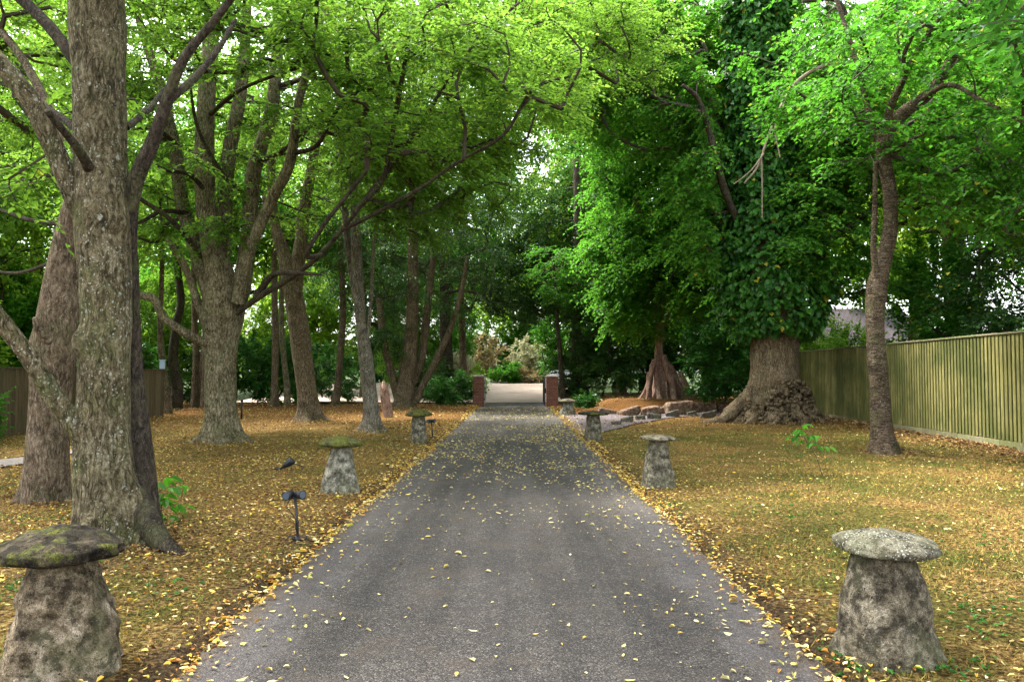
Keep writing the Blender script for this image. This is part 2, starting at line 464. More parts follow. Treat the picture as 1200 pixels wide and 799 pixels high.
def grow(skel, clumps, trunk_xy, r=rng, wob=0.10, r0=0.007, rmax=0.09):
    """branch out from the hand-built limbs (skel (n,3)) to every clump: nearest-node growth, pipe-model radii"""
    nodes = [np.asarray(skel, float)]; N = len(skel)
    A = np.asarray(skel, float); par = [-1] * N
    tang = [np.array([0, 0, 1.0])] * N
    from_d = np.min(np.linalg.norm(clumps[:, None] - A[None], axis=2), 1)
    order = np.argsort(from_d)
    buf = np.zeros((N + len(clumps) * 14, 3)); buf[:N] = A; cnt = N
    paths = []; outd = np.zeros((len(clumps), 3))
    for ci in order:
        c = clumps[ci]
        dv = c - buf[:cnt]; d = np.linalg.norm(dv, axis=1)
        down = np.clip(-dv[:, 2], 0, None)
        j = int(np.argmin(d + 0.7 * down))
        p0 = buf[j]; D = d[j]
        ctrl = p0 + tang[j] * D * 0.35 + np.array([0, 0, 0.12 * D])
        m = int(min(12, max(2, round(D / 0.45))))
        t = np.linspace(0, 1, m + 1)[1:, None]
        q = (1 - t) ** 2 * p0 + 2 * t * (1 - t) * ctrl + t ** 2 * c
        q[:-1] += r.normal(0, wob * min(1, D) * 0.5, (len(q) - 1, 3))
        idx = [j]
        prev = p0
        for k in range(len(q)):
            if cnt >= len(buf): break
            buf[cnt] = q[k]; par.append(idx[-1]); tt = q[k] - prev; tang.append(tt / max(1e-6, np.linalg.norm(tt))); prev = q[k]
            idx.append(cnt); cnt += 1
        paths.append(idx)
        o = (c - p0); o2 = np.array([c[0] - trunk_xy[0], c[1] - trunk_xy[1], 0.0]); o2 /= max(1e-6, np.linalg.norm(o2))
        o = o / max(1e-6, np.linalg.norm(o)) + o2 * 0.9; outd[ci] = o / max(1e-6, np.linalg.norm(o))
    count = np.zeros(cnt)
    for idx in paths: count[idx[-1]] += 1
    for i in range(cnt - 1, N - 1, -1):
        if par[i] >= 0: count[par[i]] += count[i]
    rad = np.minimum(rmax, r0 * np.maximum(count, 1) ** 0.5)
    return buf[:cnt], paths, rad, outd

def branches_mesh(buf, paths, rad, sides=5):
    mb = MB()
    for idx in paths:
        pts = buf[idx]; rr = rad[idx].copy(); rr[0] = rr[1]
        if len(pts) < 2: continue
        V, Q = tube_np(pts, rr, sides if rr[0] > 0.02 else 4)
        mb.put(V, Q)
    return mb

def ell(c, r_, n, low=None, rr=rng):
    """n points inside an ellipsoid, denser towards its outside"""
    d = nrm(rr.normal(0, 1, (n, 3))); u = rr.uniform(0.12, 1, n) ** 0.5
    p = np.asarray(c) + d * u[:, None] * np.asarray(r_)
    p += np.c_[vnoise(p * 0.6, 3), vnoise(p * 0.6, 4), vnoise(p * 0.6, 5)] * 0.4
    if low is not None: p = p[p[:, 2] > low]
    return p

# ------------------------------------------------------------------ trunks
def trunk_geo(mb, pts, sides=28, step=0.12, flare=0.0, flare_h=0.5, lobes=5, lump=0.06, fis=0.0, knots=(), seed=0, rootdirs=None, flute=0.10):
    """pts rows (x,y,z,r); adds a lumpy tapered tube, flaring into root lobes at the bottom"""
    q = spline(pts, step); c = q[:, :3]; rad = np.maximum(q[:, 3], 0.004)
    T, N, B = frames(c, flare > 0)
    a = np.linspace(0, 2 * np.pi, sides, endpoint=False)
    dirv = np.cos(a)[None, :, None] * N[:, None] + np.sin(a)[None, :, None] * B[:, None]
    R = rad[:, None] * np.ones((1, sides))
    s = np.concatenate([[0], np.cumsum(np.linalg.norm(np.diff(c, axis=0), axis=1))])
    if flare > 0:
        ang = np.arctan2(dirv[..., 1], dirv[..., 0])
        if rootdirs is None:
            rs = np.random.default_rng(seed + 5); rootdirs = [(x * 2 * math.pi / lobes + rs.uniform(-.4, .4), rs.uniform(.7, 1.3)) for x in range(lobes)]
        lob = 0
        for ra, w in rootdirs:
            dd = np.angle(np.exp(1j * (ang - ra))); lob = lob + w * np.exp(-(dd / 0.33) ** 2)
        e = np.exp(-s / flare_h)[:, None]
        e2 = np.exp(-s / (flare_h * 0.35))[:, None]
        R = R * (1 + flare * e * (0.25 + 0.5 * lob) + flare * 0.55 * e2 * lob)
        # buttress ridges carry up the trunk a little
        R = R * (1 + flute * np.exp(-s / (flare_h * 3.5))[:, None] * (lob - 0.5))
    base = c[:, None] + dirv * R[..., None]
    f = base.reshape(-1, 3)
    n1 = fbm(f * np.array([2.2, 2.2, 1.2]), 3, seed).reshape(R.shape)
    R = R * (1 + lump * n1 * 1.6)
    if fis > 0:
        n2 = vnoise(f * np.array([16, 16, 2.2]), seed + 9).reshape(R.shape) + 0.6 * vnoise(f * np.array([34, 34, 5]), seed + 10).reshape(R.shape)
        R = R + fis * n2
    for kz, ka, kr, kh in knots:           # (height along, angle, size, bulge)
        ang = np.arctan2(dirv[..., 1], dirv[..., 0]); dd = np.angle(np.exp(1j * (ang - ka))) * rad[:, None]
        dz = (s - kz)[:, None]; rr = np.sqrt(dd ** 2 + dz ** 2) / kr
        R = R + kh * (np.exp(-rr ** 2) - 0.75 * np.exp(-(rr / 0.38) ** 2))
    V = c[:, None] + dirv * R[..., None]
    mb.put(V.reshape(-1, 3), grid_faces(len(c), sides, True))
    n = len(c) * sides
    mb.F.setdefault(sides, []).append(np.array([list(range(n - sides, n))]) + mb.n - n)
    return c

def limb_pts(rows):
    """rows (px, py, depth, width in px) -> world x,y,z,r"""
    out = []
    for px, py, d, w in rows:
        p = P(px, py, d); out.append((*p, w / 2 / F * d * ((0.93 if d < 12 else 0.84) if w > 9 else 1.0)))
    return np.array(out)

def make_tree(name, label, base_px, trunk_rows, limbs, crown, bark, leafm, leaf=(0.085, 0.06), ntw=9, nlf=12, tl=0.75, hexa=False,
              flare=1.0, flare_h=0.35, sides=28, group=None, droop=0.25, extra=(), r0=0.0095, seed=1, fis=0.0, knots=(), lump=0.06,
              rootdirs=None, flat=0.35, step=0.12, skel_from=0.35, zj=0.2, base_drop=0.12, fan=80, keep=None, slim_w=0, dark_limbs=(), flute=0.10):
    r = np.random.default_rng(seed)
    b = G(*base_px) if base_px is not None else None
    pts = limb_pts(trunk_rows)
    if b is not None:
        pts[0, 2] = hz(pts[0, 0], pts[0, 1]) - base_drop; pts[0, 0] = P(base_px[0], 438, pts[0, 1])[0]
    root = thing(name, (pts[0, 0], pts[0, 1], hz(pts[0, 0], pts[0, 1])), label, 'tree', group)
    mb = MB()
    main = trunk_geo(mb, pts, sides, step, flare, flare_h, 5, lump, fis, knots, seed, rootdirs, flute)
    sk = [main[int(len(main) * skel_from):]]
    slim = []
    for i, l in enumerate(limbs):
        lp = limb_pts(l)
        tgt = mb
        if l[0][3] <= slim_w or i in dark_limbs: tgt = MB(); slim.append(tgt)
        c = trunk_geo(tgt, lp, max(8, sides // 2), step * 1.3, 0, 1, 5, lump * 0.8, fis * 0.6, (), seed + i + 1)
        sk.append(c[len(c) // 5:])
    tr = mb.build('trunk', bark, root, True)
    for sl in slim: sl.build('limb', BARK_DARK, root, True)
    if crown:
        skel = np.concatenate(sk)[::3]
        cl = np.concatenate([ell(c, rr, n, None, r) for c, rr, n in crown])
        if keep is not None: cl = cl[keep(cl)]
        if base_px is not None and base_px[1] < 580: cl = cl[cl[:, 2] < 1.6 + 0.475 * cl[:, 1] + 2.2]
        buf, paths, rad, outd = grow(skel, cl, pts[min(2, len(pts) - 1), :2], r, r0=r0)
        bm = branches_mesh(buf, paths, rad)
        tw, V, Q = sprays(cl, outd, ntw, nlf, tl, leaf[0], leaf[1], fan, droop, flat, hexa, r=r, zj=zj)
        if tl < 1.0:
            TV, TQ = twig_geo(*tw, r0=0.005); bm.put(TV, TQ)
        bm.build('branches', TWIG, root)
        add('crown', V, Q, leafm, root)
    return root

# ================================================================== SETTING
# ---- ground
def nonuni(a, b, near, far_step, near_step, centre=0.0, flat_=18):
    out = [centre]
    x = centre
    while x < b:
        x += near_step if abs(x - centre) < flat_ else max(near_step, min(far_step, (abs(x - centre) - flat_) * 0.12 + near_step)); out.append(x)
    x = centre; lo = []
    while x > a:
        x -= near_step if abs(x - centre) < flat_ else max(near_step, min(far_step, (abs(x - centre) - flat_) * 0.12 + near_step)); lo.append(x)
    return np.array(lo[::-1] + out)

gx = nonuni(-420, 420, 0, 30, 0.18, 0, 3.2)
gx = np.unique(np.round(np.concatenate([gx, np.arange(-2.3, 2.3, 0.05), np.arange(-16, 16, 0.3)]), 3))
gy = np.concatenate([np.arange(-6, 3, 0.5), np.arange(3, 14, 0.11), np.arange(14, 50, 0.3), np.arange(50, 70, 1.0), np.geomspace(70, 900, 30)])
X, Y = np.meshgrid(gx, gy)
Z = hgt(X.ravel(), Y.ravel())
near_amp = np.exp(-np.maximum(0, Y.ravel() - 6) / 10)
outd_ = np.maximum(EDGE_L - X.ravel(), X.ravel() - EDGE_R)
Z = Z + near_amp * 0.012 * sm(outd_ / 0.2) * fbm(np.c_[X.ravel() * 5, Y.ravel() * 5, Z * 0], 2, 31)

def ground_mat():
    m, nt, out = new_mat("lawn_litter")
    co = world_co(nt)
    big = noise(nt, co, 0.45, 4, 0.6); midn = noise(nt, co, 2.4, 5, 0.65); fine = noise(nt, co, 28, 5, 0.75); vf = noise(nt, co, 120, 3, 0.7)
    straw = ramp(nt, [(0.36, (0.014, 0.008, 0.003)), (0.46, (0.085, 0.044, 0.010)), (0.54, (0.24, 0.15, 0.04)), (0.65, (0.44, 0.33, 0.13))], fine).outputs[0]  # near-black low stops paint the gritty shade of the turf into the colour
    green = ramp(nt, [(0.36, (0.012, 0.014, 0.003)), (0.54, (0.085, 0.08, 0.013)), (0.70, (0.19, 0.175, 0.032))], fine).outputs[0]
    gm = math_n(nt, 'ADD', math_n(nt, 'MULTIPLY', big, 0.6), math_n(nt, 'MULTIPLY', midn, 0.4))
    sep = nt.nodes.new("ShaderNodeSeparateXYZ"); nt.links.new(co, sep.inputs[0])
    # the lawn right of the drive is greener
    sx = nt.nodes.new("ShaderNodeMapRange"); nt.links.new(sep.outputs[0], sx.inputs[0])
    sx.inputs[1].default_value = -3; sx.inputs[2].default_value = 4; sx.inputs[3].default_value = -0.03; sx.inputs[4].default_value = 0.045
    gm = math_n(nt, 'ADD', gm, sx.outputs[0])
    col = mix(nt, ramp(nt, [(0.49, g3(0)), (0.60, g3(0.85))], gm).outputs[0], straw, green)
    rust = ramp(nt, [(0.36, (0.045, 0.018, 0.007)), (0.52, (0.22, 0.095, 0.028)), (0.7, (0.42, 0.22, 0.07))], fine).outputs[0]
    sy = nt.nodes.new("ShaderNodeMapRange"); nt.links.new(sep.outputs[1], sy.inputs[0])
    sy.inputs[1].default_value = 20; sy.inputs[2].default_value = 32; sy.inputs[3].default_value = 0; sy.inputs[4].default_value = 0.85
    col = mix(nt, sy.outputs[0], col, rust)
    sg = nt.nodes.new("ShaderNodeMapRange"); nt.links.new(sep.outputs[1], sg.inputs[0])
    sg.inputs[1].default_value = 43; sg.inputs[2].default_value = 47
    col = mix(nt, sg.outputs[0], col, (0.035, 0.055, 0.014))
    # trodden dark soil beside the drive
    axs = math_n(nt, 'ABSOLUTE', math_n(nt, 'ADD', sep.outputs[0], 0.055))
    axs = math_n(nt, 'ADD', axs, math_n(nt, 'MULTIPLY', math_n(nt, 'SUBTRACT', midn, 0.5), 0.7))
    ms = nt.nodes.new("ShaderNodeMapRange"); nt.links.new(axs, ms.inputs[0]); ms.inputs[1].default_value = 1.75; ms.inputs[2].default_value = 2.15; ms.inputs[3].default_value = 0.85; ms.inputs[4].default_value = 0.0
    col = mix(nt, ms.outputs[0], col, ramp(nt, [(0.35, (0.018, 0.012, 0.008)), (0.65, (0.085, 0.055, 0.035))], fine).outputs[0])
    # bare soil patches
    soil = ramp(nt, [(0.62, g3(0)), (0.70, g3(0.8))], noise(nt, co, 1.3, 5, 0.7)).outputs[0]
    col = mix(nt, soil, col, ramp(nt, [(0.3, (0.035, 0.024, 0.015)), (0.7, (0.11, 0.08, 0.05))], fine).outputs[0])
    col = mix(nt, 1.0, col, g3(0.86), 'MULTIPLY')
    h = math_n(nt, 'ADD', fine, math_n(nt, 'MULTIPLY', vf, 0.6))
    principled(nt, out, col, 0.95, h, 0.04, 0.08)
    return m
M_GROUND = ground_mat()
tag(add('ground', np.c_[X.ravel(), Y.ravel(), Z], grid_faces(len(gy), len(gx), False), M_GROUND, smooth=True), kind='structure')

# ---- drive
def asphalt_mat():
    m, nt, out = new_mat("drive_tarmac")
    co = world_co(nt)
    vo = nt.nodes.new("ShaderNodeTexVoronoi"); vo.inputs['Scale'].default_value = 110; nt.links.new(co, vo.inputs['Vector'])
    wn_ = nt.nodes.new("ShaderNodeSeparateColor"); nt.links.new(vo.outputs['Color'], wn_.inputs[0])
    agg = ramp(nt, [(0.0, (0.016, 0.013, 0.012)), (0.5, (0.033, 0.0285, 0.0235)), (0.85, (0.053, 0.046, 0.038)), (0.97, (0.108, 0.096, 0.08))], wn_.outputs[0]).outputs[0]
    big = noise(nt, co, 0.9, 5, 0.6, (1.2, 0.35, 1)); b2 = noise(nt, co, 7, 5, 0.7)
    col = mix(nt, 1.0, agg, ramp(nt, [(0.3, g3(0.6)), (0.7, g3(1.45))], big).outputs[0], 'MULTIPLY')
    col = mix(nt, 1.0, col, ramp(nt, [(0.3, g3(0.78)), (0.7, g3(1.2))], b2).outputs[0], 'MULTIPLY')
    # paler worn margins
    sep = nt.nodes.new("ShaderNodeSeparateXYZ"); nt.links.new(co, sep.inputs[0])
    ax = math_n(nt, 'ABSOLUTE', math_n(nt, 'ADD', sep.outputs[0], 0.05))
    ax = math_n(nt, 'ADD', ax, math_n(nt, 'MULTIPLY', math_n(nt, 'SUBTRACT', noise(nt, co, 1.4, 4), 0.5), 0.9))
    edge = ramp(nt, [(0.0, g3(0.25)), (0.12, g3(0.0)), (0.5, g3(0)), (0.62, g3(1))], math_n(nt, 'MULTIPLY', ax, 0.42)).outputs[0]
    col = mix(nt, math_n(nt, 'MULTIPLY', edge, 0.22), col, (0.115, 0.103, 0.103))
    # soil washed over the crumbling margins
    ax2 = math_n(nt, 'ABSOLUTE', math_n(nt, 'ADD', sep.outputs[0], 0.055))
    ax2 = math_n(nt, 'ADD', ax2, math_n(nt, 'MULTIPLY', math_n(nt, 'SUBTRACT', noise(nt, co, 6, 6, 0.75), 0.5), 0.8))
    mr = nt.nodes.new("ShaderNodeMapRange"); nt.links.new(ax2, mr.inputs[0]); mr.inputs[1].default_value = 1.58; mr.inputs[2].default_value = 1.74; mr.inputs[4].default_value = 0.9
    col = mix(nt, mr.outputs[0], col, ramp(nt, [(0.35, (0.02, 0.014, 0.009)), (0.65, (0.10, 0.07, 0.042))], noise(nt, co, 60, 4, 0.7)).outputs[0])
    # long tyre-polished bands and resurfacing seams
    tb = noise(nt, co, 1.0, 4, 0.6, (2.6, 0.10, 1)); col = mix(nt, 1.0, col, ramp(nt, [(0.35, g3(0.72)), (0.62, g3(1.28))], tb).outputs[0], 'MULTIPLY')
    # hairline cracks
    cv = nt.nodes.new("ShaderNodeTexVoronoi"); cv.feature = 'DISTANCE_TO_EDGE'; cv.inputs['Scale'].default_value = 0.55
    wv_ = nt.nodes.new("ShaderNodeTexNoise"); wv_.inputs['Scale'].default_value = 1.7; wv_.inputs['Detail'].default_value = 6; nt.links.new(co, wv_.inputs['Vector'])
    vs_ = nt.nodes.new("ShaderNodeVectorMath"); vs_.operation = 'SCALE'; vs_.inputs['Scale'].default_value = 1.5; nt.links.new(wv_.outputs['Color'], vs_.inputs[0])
    va_ = nt.nodes.new("ShaderNodeVectorMath"); va_.operation = 'ADD'; nt.links.new(co, va_.inputs[0]); nt.links.new(vs_.outputs[0], va_.inputs[1]); nt.links.new(va_.outputs[0], cv.inputs['Vector'])
    ck = math_n(nt, 'MULTIPLY', math_n(nt, 'LESS_THAN', cv.outputs['Distance'], 0.0035), ramp(nt, [(0.5, g3(0)), (0.6, g3(1))], noise(nt, co, 0.8, 3)).outputs[0])
    col = mix(nt, math_n(nt, 'MULTIPLY', ck, 0.7), col, (0.012, 0.010, 0.009))
    # earthy stains
    st = ramp(nt, [(0.52, g3(0)), (0.66, g3(0.55))], noise(nt, co, 2.1, 6, 0.7)).outputs[0]
    col = mix(nt, st, col, (0.055, 0.042, 0.03))
    h = math_n(nt, 'ADD', math_n(nt, 'MULTIPLY', vo.outputs['Distance'], -1.0), math_n(nt, 'MULTIPLY', b2, 0.3))
    principled(nt, out, col, 0.82, h, 0.006, 0.25)
    return m
M_DRIVE = asphalt_mat()
dy = np.concatenate([np.arange(-6, 3, 0.5), np.arange(3, 16, 0.08), np.arange(16, 44.1, 0.25)])
nx = 15
DV = []
for y in dy:
    wl_, wr_ = EDGE_L + edge_wob(y, 1)[0], EDGE_R + edge_wob(y, 2)[0]
    DV.append(np.c_[np.linspace(wl_ - 0.02, wr_ + 0.02, nx), np.full(nx, y), np.zeros(nx)])
DV = np.concatenate(DV)
DV[:, 2] = 0.012 * (1 - ((DV[:, 0]) / 1.8) ** 2) + 0.006 + 0.85 * sm((DV[:, 1] - 42) / 20)
tag(add('drive', DV, grid_faces(len(dy), nx, False), M_DRIVE, smooth=True), kind='structure')

# ---- forecourt beyond the gate
def gravel_mat(name, c1, c2, sc=40):
    m, nt, out = new_mat(name); co = world_co(nt)
    n = noise(nt, co, sc, 4, 0.7); b = noise(nt, co, 0.6, 4)
    col = ramp(nt, [(0.3, c1), (0.7, c2)], n).outputs[0]
    col = mix(nt, 1, col, ramp(nt, [(0.3, g3(0.8)), (0.7, g3(1.15))], b).outputs[0], 'MULTIPLY')
    principled(nt, out, col, 0.9, n, 0.01, 0.15); return m
M_TAN = gravel_mat("tan_gravel", (0.30, 0.23, 0.18), (0.50, 0.40, 0.33))
fx = np.linspace(-15.5, 4.2, 40); fy = np.concatenate([np.linspace(43.6, 62, 30)])
FX, FY = np.meshgrid(fx, fy)
fz = 0.85 * sm((FY - 42) / 20) + 0.035
tag(add('forecourt', np.c_[FX.ravel(), FY.ravel(), fz.ravel()], grid_faces(len(fy), len(fx), False), M_TAN, smooth=True), kind='structure')

# ---- side path to the right and stone strip on the left
def poly_sheet(name, outline, mat, lift=0.02, n=26):
    o = np.array(outline); lo, hi = o[:, :2].min(0), o[:, :2].max(0)
    left, right = outline
    return None
def ribbon(name, A, B, mat, lift, n=40, m=6):
    """sheet between two polylines A and B"""
    A = spline(np.c_[np.array(A)[:, :2], np.zeros(len(A))], 0.3); B = spline(np.c_[np.array(B)[:, :2], np.zeros(len(B))], 0.3)
    t = np.linspace(0, 1, n)
    a = np.c_[np.interp(t, np.linspace(0, 1, len(A)), A[:, 0]), np.interp(t, np.linspace(0, 1, len(A)), A[:, 1])]
    b = np.c_[np.interp(t, np.linspace(0, 1, len(B)), B[:, 0]), np.interp(t, np.linspace(0, 1, len(B)), B[:, 1])]
    w = np.linspace(0, 1, m)[None, :, None]
    XY = (a[:, None] * (1 - w) + b[:, None] * w).reshape(-1, 2)
    Z_ = hgt(XY[:, 0], XY[:, 1]) + lift
    return tag(add(name, np.c_[XY, Z_], grid_faces(n, m, False), mat, smooth=True), kind='structure')
M_LAV = gravel_mat("pale_lavender_gravel", (0.06, 0.048, 0.05), (0.145, 0.12, 0.125), 30)
M_SLAB = gravel_mat("pale_path_stone", (0.08, 0.07, 0.065), (0.17, 0.15, 0.14), 12)
ribbon('path', [(1.68, 30.6), (3.3, 31.0), (5.5, 31.3), (8, 31.8), (10.5, 32.2)], [(1.68, 20.5), (3.0, 22.6), (4.6, 26.4), (6.6, 29.3), (10.5, 31.2)], M_LAV, 0.03, 50, 12)
pa = [G(-60, 560)[:2], G(0, 549)[:2], G(50, 541)[:2], G(100, 530)[:2]]; pb = [G(-60, 550)[:2], G(0, 540)[:2], G(50, 534)[:2], G(100, 526)[:2]]
ribbon('path', pa, pb, M_SLAB, 0.03, 30, 6)

# ================================================================== FENCES, GATE, HOUSE, CAR
def wood_mat(name, cols, green=0.5, gcol=(0.11, 0.13, 0.03)):
    m, nt, out = new_mat(name); co = coord(nt)
    n = noise(nt, co, 5, 5, 0.65, (6, 6, 0.5)); f = noise(nt, co, 40, 4, 0.7, (3, 3, 0.3)); b = noise(nt, co, 0.9, 4, 0.6)
    geo = nt.nodes.new("ShaderNodeNewGeometry")
    fac = math_n(nt, 'ADD', math_n(nt, 'MULTIPLY', n, 0.8), math_n(nt, 'MULTIPLY', geo.outputs['Random Per Island'], 0.22))
    col = ramp(nt, [(0.25, cols[0]), (0.5, cols[1]), (0.75, cols[2])], fac).outputs[0]
    gm = ramp(nt, [(0.4, g3(0)), (0.62, g3(1))], b).outputs[0]
    col = mix(nt, math_n(nt, 'MULTIPLY', gm, green), col, gcol)
    col = mix(nt, 0.35, col, mix(nt, 1, col, ramp(nt, [(0.3, g3(0.4)), (0.6, g3(1.3))], f).outputs[0], 'MULTIPLY'))
    principled(nt, out, col, 0.85, f, 0.004, 0.2); return m
M_FENCE = wood_mat("fence_yellow_green", [(0.06, 0.058, 0.017), (0.145, 0.135, 0.042), (0.26, 0.235, 0.09)], 0.8, (0.055, 0.068, 0.016))
M_FENCE_GREY = wood_mat("fence_rail_grey", [(0.07, 0.063, 0.035), (0.13, 0.12, 0.07), (0.22, 0.20, 0.13)], 0.5)
M_GAP_SHADE = wood_mat("fence_gap_shade", [(0.010, 0.009, 0.005), (0.016, 0.014, 0.007), (0.024, 0.02, 0.01)], 0.2)
M_FENCE_BR = wood_mat("fence_brown", [(0.06, 0.042, 0.024), (0.11, 0.08, 0.045), (0.18, 0.135, 0.08)], 0.4, (0.07, 0.075, 0.03))

def fence(name, label, A, B, Ht, mat, rail, pitch=0.15, sw=0.098, board=0.22, face=-1, rise=0.0):
    A = np.array(A, float); B = np.array(B, float); L = np.linalg.norm(B - A); u = (B - A) / L; nrm_ = np.array([-u[1], u[0]]) * face
    root = thing(name, (*A, hz(*A)), label, 'fence')
    ang = math.atan2(u[1], u[0]); rot = np.array([[math.cos(ang), -math.sin(ang), 0], [math.sin(ang), math.cos(ang), 0], [0, 0, 1]])
    r = np.random.default_rng(3)
    sl = MB(); n = int(L / pitch)
    for i in range(n):
        s = (i + 0.5) * pitch; q = A + u * s + nrm_ * 0.012; h0 = hz(*(A + u * s)) * 0.5
        dz = r.normal(0, 0.004)
        sl.box((q[0], q[1], board + (Ht - board) / 2 + h0 * 0 + dz), (sw * r.uniform(0.9, 1.06), 0.026, Ht - board), rot, bev=0.006)
    sl.build('slats', mat, root)
    bk = MB(); c = (A + B) / 2 - nrm_ * 0.02
    bk.box((c[0], c[1], board + (Ht - board) / 2), (L, 0.02, Ht - board - 0.02), rot); bk.build('gap_shade_boards', M_GAP_SHADE, root)  # near-black sheet stands in for the shade in the slat gaps
    cp = MB(); c = (A + B) / 2
    k = int(L / 1.83) + 1
    for i in range(k):
        s0, s1 = i * L / k, (i + 1) * L / k - 0.008; q = A + u * (s0 + s1) / 2
        cp.box((q[0], q[1], Ht + 0.022 + r.normal(0, 0.004)), (s1 - s0, 0.10, 0.04), rot, bev=0.006)
    cp.build('capping_rail', rail, root)
    gb = MB()
    for i in range(k):
        s0, s1 = i * L / k, (i + 1) * L / k - 0.01; q = A + u * (s0 + s1) / 2
        gb.box((q[0], q[1], board / 2 - 0.05), (s1 - s0, 0.045, board + 0.08), rot, bev=0.006)
    gb.build('gravel_board', rail, root)
    for i in range(k + 1):
        q = A + u * (i * L / k) - nrm_ * 0.08
        p = MB(); p.box((q[0], q[1], Ht / 2 - 0.1), (0.1, 0.1, Ht + 0.1), rot, bev=0.008); p.build('post', rail, root)
    return root

fence('panel_fence', 'tall yellow-green slatted timber fence along the right side of the lawn', (9.75, 8.0), (11.35, 36.5), 2.42, M_FENCE, M_FENCE_GREY, face=1)
fence('panel_fence', 'low dark brown timber fence behind the trees at the far left', (-12.45, 12.0), (-12.75, 29.0), 1.72, M_FENCE_BR, M_FENCE_BR, 0.13, 0.11, 0.12, face=-1)
# small pale box on the end of the left fence
bb = MB(); bb.box((-12.75, 28.8, 1.76 + 0.17), (0.16, 0.12, 0.3), bev=0.01); bb.box((-12.75, 28.8, 1.76 + 0.335), (0.2, 0.17, 0.03), bev=0.005)
tag(bb.build('small_box', plain("pale_blue_paint", (0.42, 0.55, 0.66), 0.5), origin=np.array([-12.75, 28.8, 1.76])), 'small pale blue box standing on the far end of the brown fence', 'box')

def brick_mat(name, c1, c2, mortar, sc=1.0):
    m, nt, out = new_mat(name); co = coord(nt)
    sep = nt.nodes.new("ShaderNodeSeparateXYZ"); nt.links.new(co, sep.inputs[0])
    cmb = nt.nodes.new("ShaderNodeCombineXYZ"); nt.links.new(math_n(nt, 'ADD', sep.outputs[0], sep.outputs[1]), cmb.inputs[0]); nt.links.new(sep.outputs[2], cmb.inputs[1])
    b = nt.nodes.new("ShaderNodeTexBrick"); nt.links.new(cmb.outputs[0], b.inputs['Vector'])
    b.inputs['Scale'].default_value = sc; b.inputs['Brick Width'].default_value = 0.225; b.inputs['Row Height'].default_value = 0.075; b.inputs['Mortar Size'].default_value = 0.007
    b.inputs['Color1'].default_value = (*c1, 1); b.inputs['Color2'].default_value = (*c2, 1); b.inputs['Mortar'].default_value = (*mortar, 1)
    n = noise(nt, co, 9, 5, 0.7)
    col = mix(nt, 0.7, b.outputs[0], ramp(nt, [(0.3, g3(0.55)), (0.7, g3(1.4))], n).outputs[0], 'MULTIPLY')
    principled(nt, out, col, 0.9, math_n(nt, 'MULTIPLY', b.outputs['Fac'], -1), 0.008, 0.2); return m
M_BRICK = brick_mat("red_brick", (0.22, 0.07, 0.045), (0.13, 0.05, 0.035), (0.2, 0.17, 0.14))
M_COPE = plain("coping_stone", (0.20, 0.17, 0.14), 0.85, nscale=9)
M_BLACK = plain("black_metal", (0.012, 0.012, 0.014), 0.4, 0.0)
M_WHITEP = plain("white_paint", (0.75, 0.74, 0.72), 0.5)

def pillar(px0, px1, d, label):
    a, b = P(px0, 460, d)[0], P(px1, 460, d)[0]; cx, w = (a + b) / 2, (b - a)
    root = thing('gate_pillar', (cx, d + w / 2, 0), label, 'gate pillar')
    m = MB(); m.box((cx, d + w / 2, 0.70), (w, w, 1.46), bev=0.01); m.build('pillar_body', M_BRICK, root)
    m = MB(); m.box((cx, d + w / 2, 1.47), (w + 0.07, w + 0.07, 0.07), bev=0.012); m.box((cx, d + w / 2, 1.53), (w + 0.0, w + 0.0, 0.05), taper=0.8); m.build('coping', M_COPE, root)
    return cx, w
pillar(554, 567, 39.0, 'dark brick gate pillar at the left side of the drive entrance')
pillar(640.5, 654, 38.0, 'reddish brick gate pillar at the right side of the drive entrance')

def gate(x, y0, label, sgn, mat):
    root = thing('metal_gate', (x, y0, 0), label, 'gate')
    m = MB(); L = 1.55
    for z in (0.18, 1.32): m.box((x, y0 + L / 2, z), (0.045, L, 0.05), bev=0.006)
    for yy in (y0, y0 + L): m.box((x, yy, 0.74), (0.05, 0.05, 1.3), bev=0.006)
    m.build('gate_frame', mat, root)
    b = MB()
    for i in range(12): b.tube([(x, y0 + 0.12 + i * 0.118, 0.18), (x, y0 + 0.12 + i * 0.118, 1.44)], 0.009, 6)
    b.build('bars', mat, root)
    for z in (0.35, 1.15):
        h = MB(); h.tube([(x - sgn * 0.0, y0 - 0.05, z - 0.05), (x, y0 - 0.05, z + 0.05)], 0.022, 8); h.box((x, y0 - 0.03, z), (0.03, 0.06, 0.03)); h.build('hinge', M_BLACK, root)
gate(1.45, 38.7, 'open black metal gate leaf folded back beside the right pillar', 1, M_BLACK)
gate(-1.50, 39.7, 'open pale metal gate leaf folded back beside the left pillar', -1, plain("pale_grey_metal", (0.45, 0.43, 0.4), 0.5))

# house behind the right fence
def tile_mat():
    m, nt, out = new_mat("roof_tiles"); co = coord(nt)
    b = nt.nodes.new("ShaderNodeTexBrick"); nt.links.new(co, b.inputs['Vector'])
    b.inputs['Brick Width'].default_value = 0.28; b.inputs['Row Height'].default_value = 0.22; b.inputs['Mortar Size'].default_value = 0.012; b.inputs['Scale'].default_value = 1
    b.inputs['Color1'].default_value = (0.16, 0.125, 0.15, 1); b.inputs['Color2'].default_value = (0.22, 0.175, 0.20, 1); b.inputs['Mortar'].default_value = (0.06, 0.05, 0.06, 1)
    principled(nt, out, b.outputs[0], 0.8, math_n(nt, 'MULTIPLY', b.outputs['Fac'], -1), 0.02, 0.3); return m
M_TILE = tile_mat()
hc = P(985, 400, 46); hx, hy = hc[0] + 2.0, 50.0
house = thing('bungalow', (hx, hy, 0), 'brick bungalow with mauve tiled roof behind the right fence', 'house')
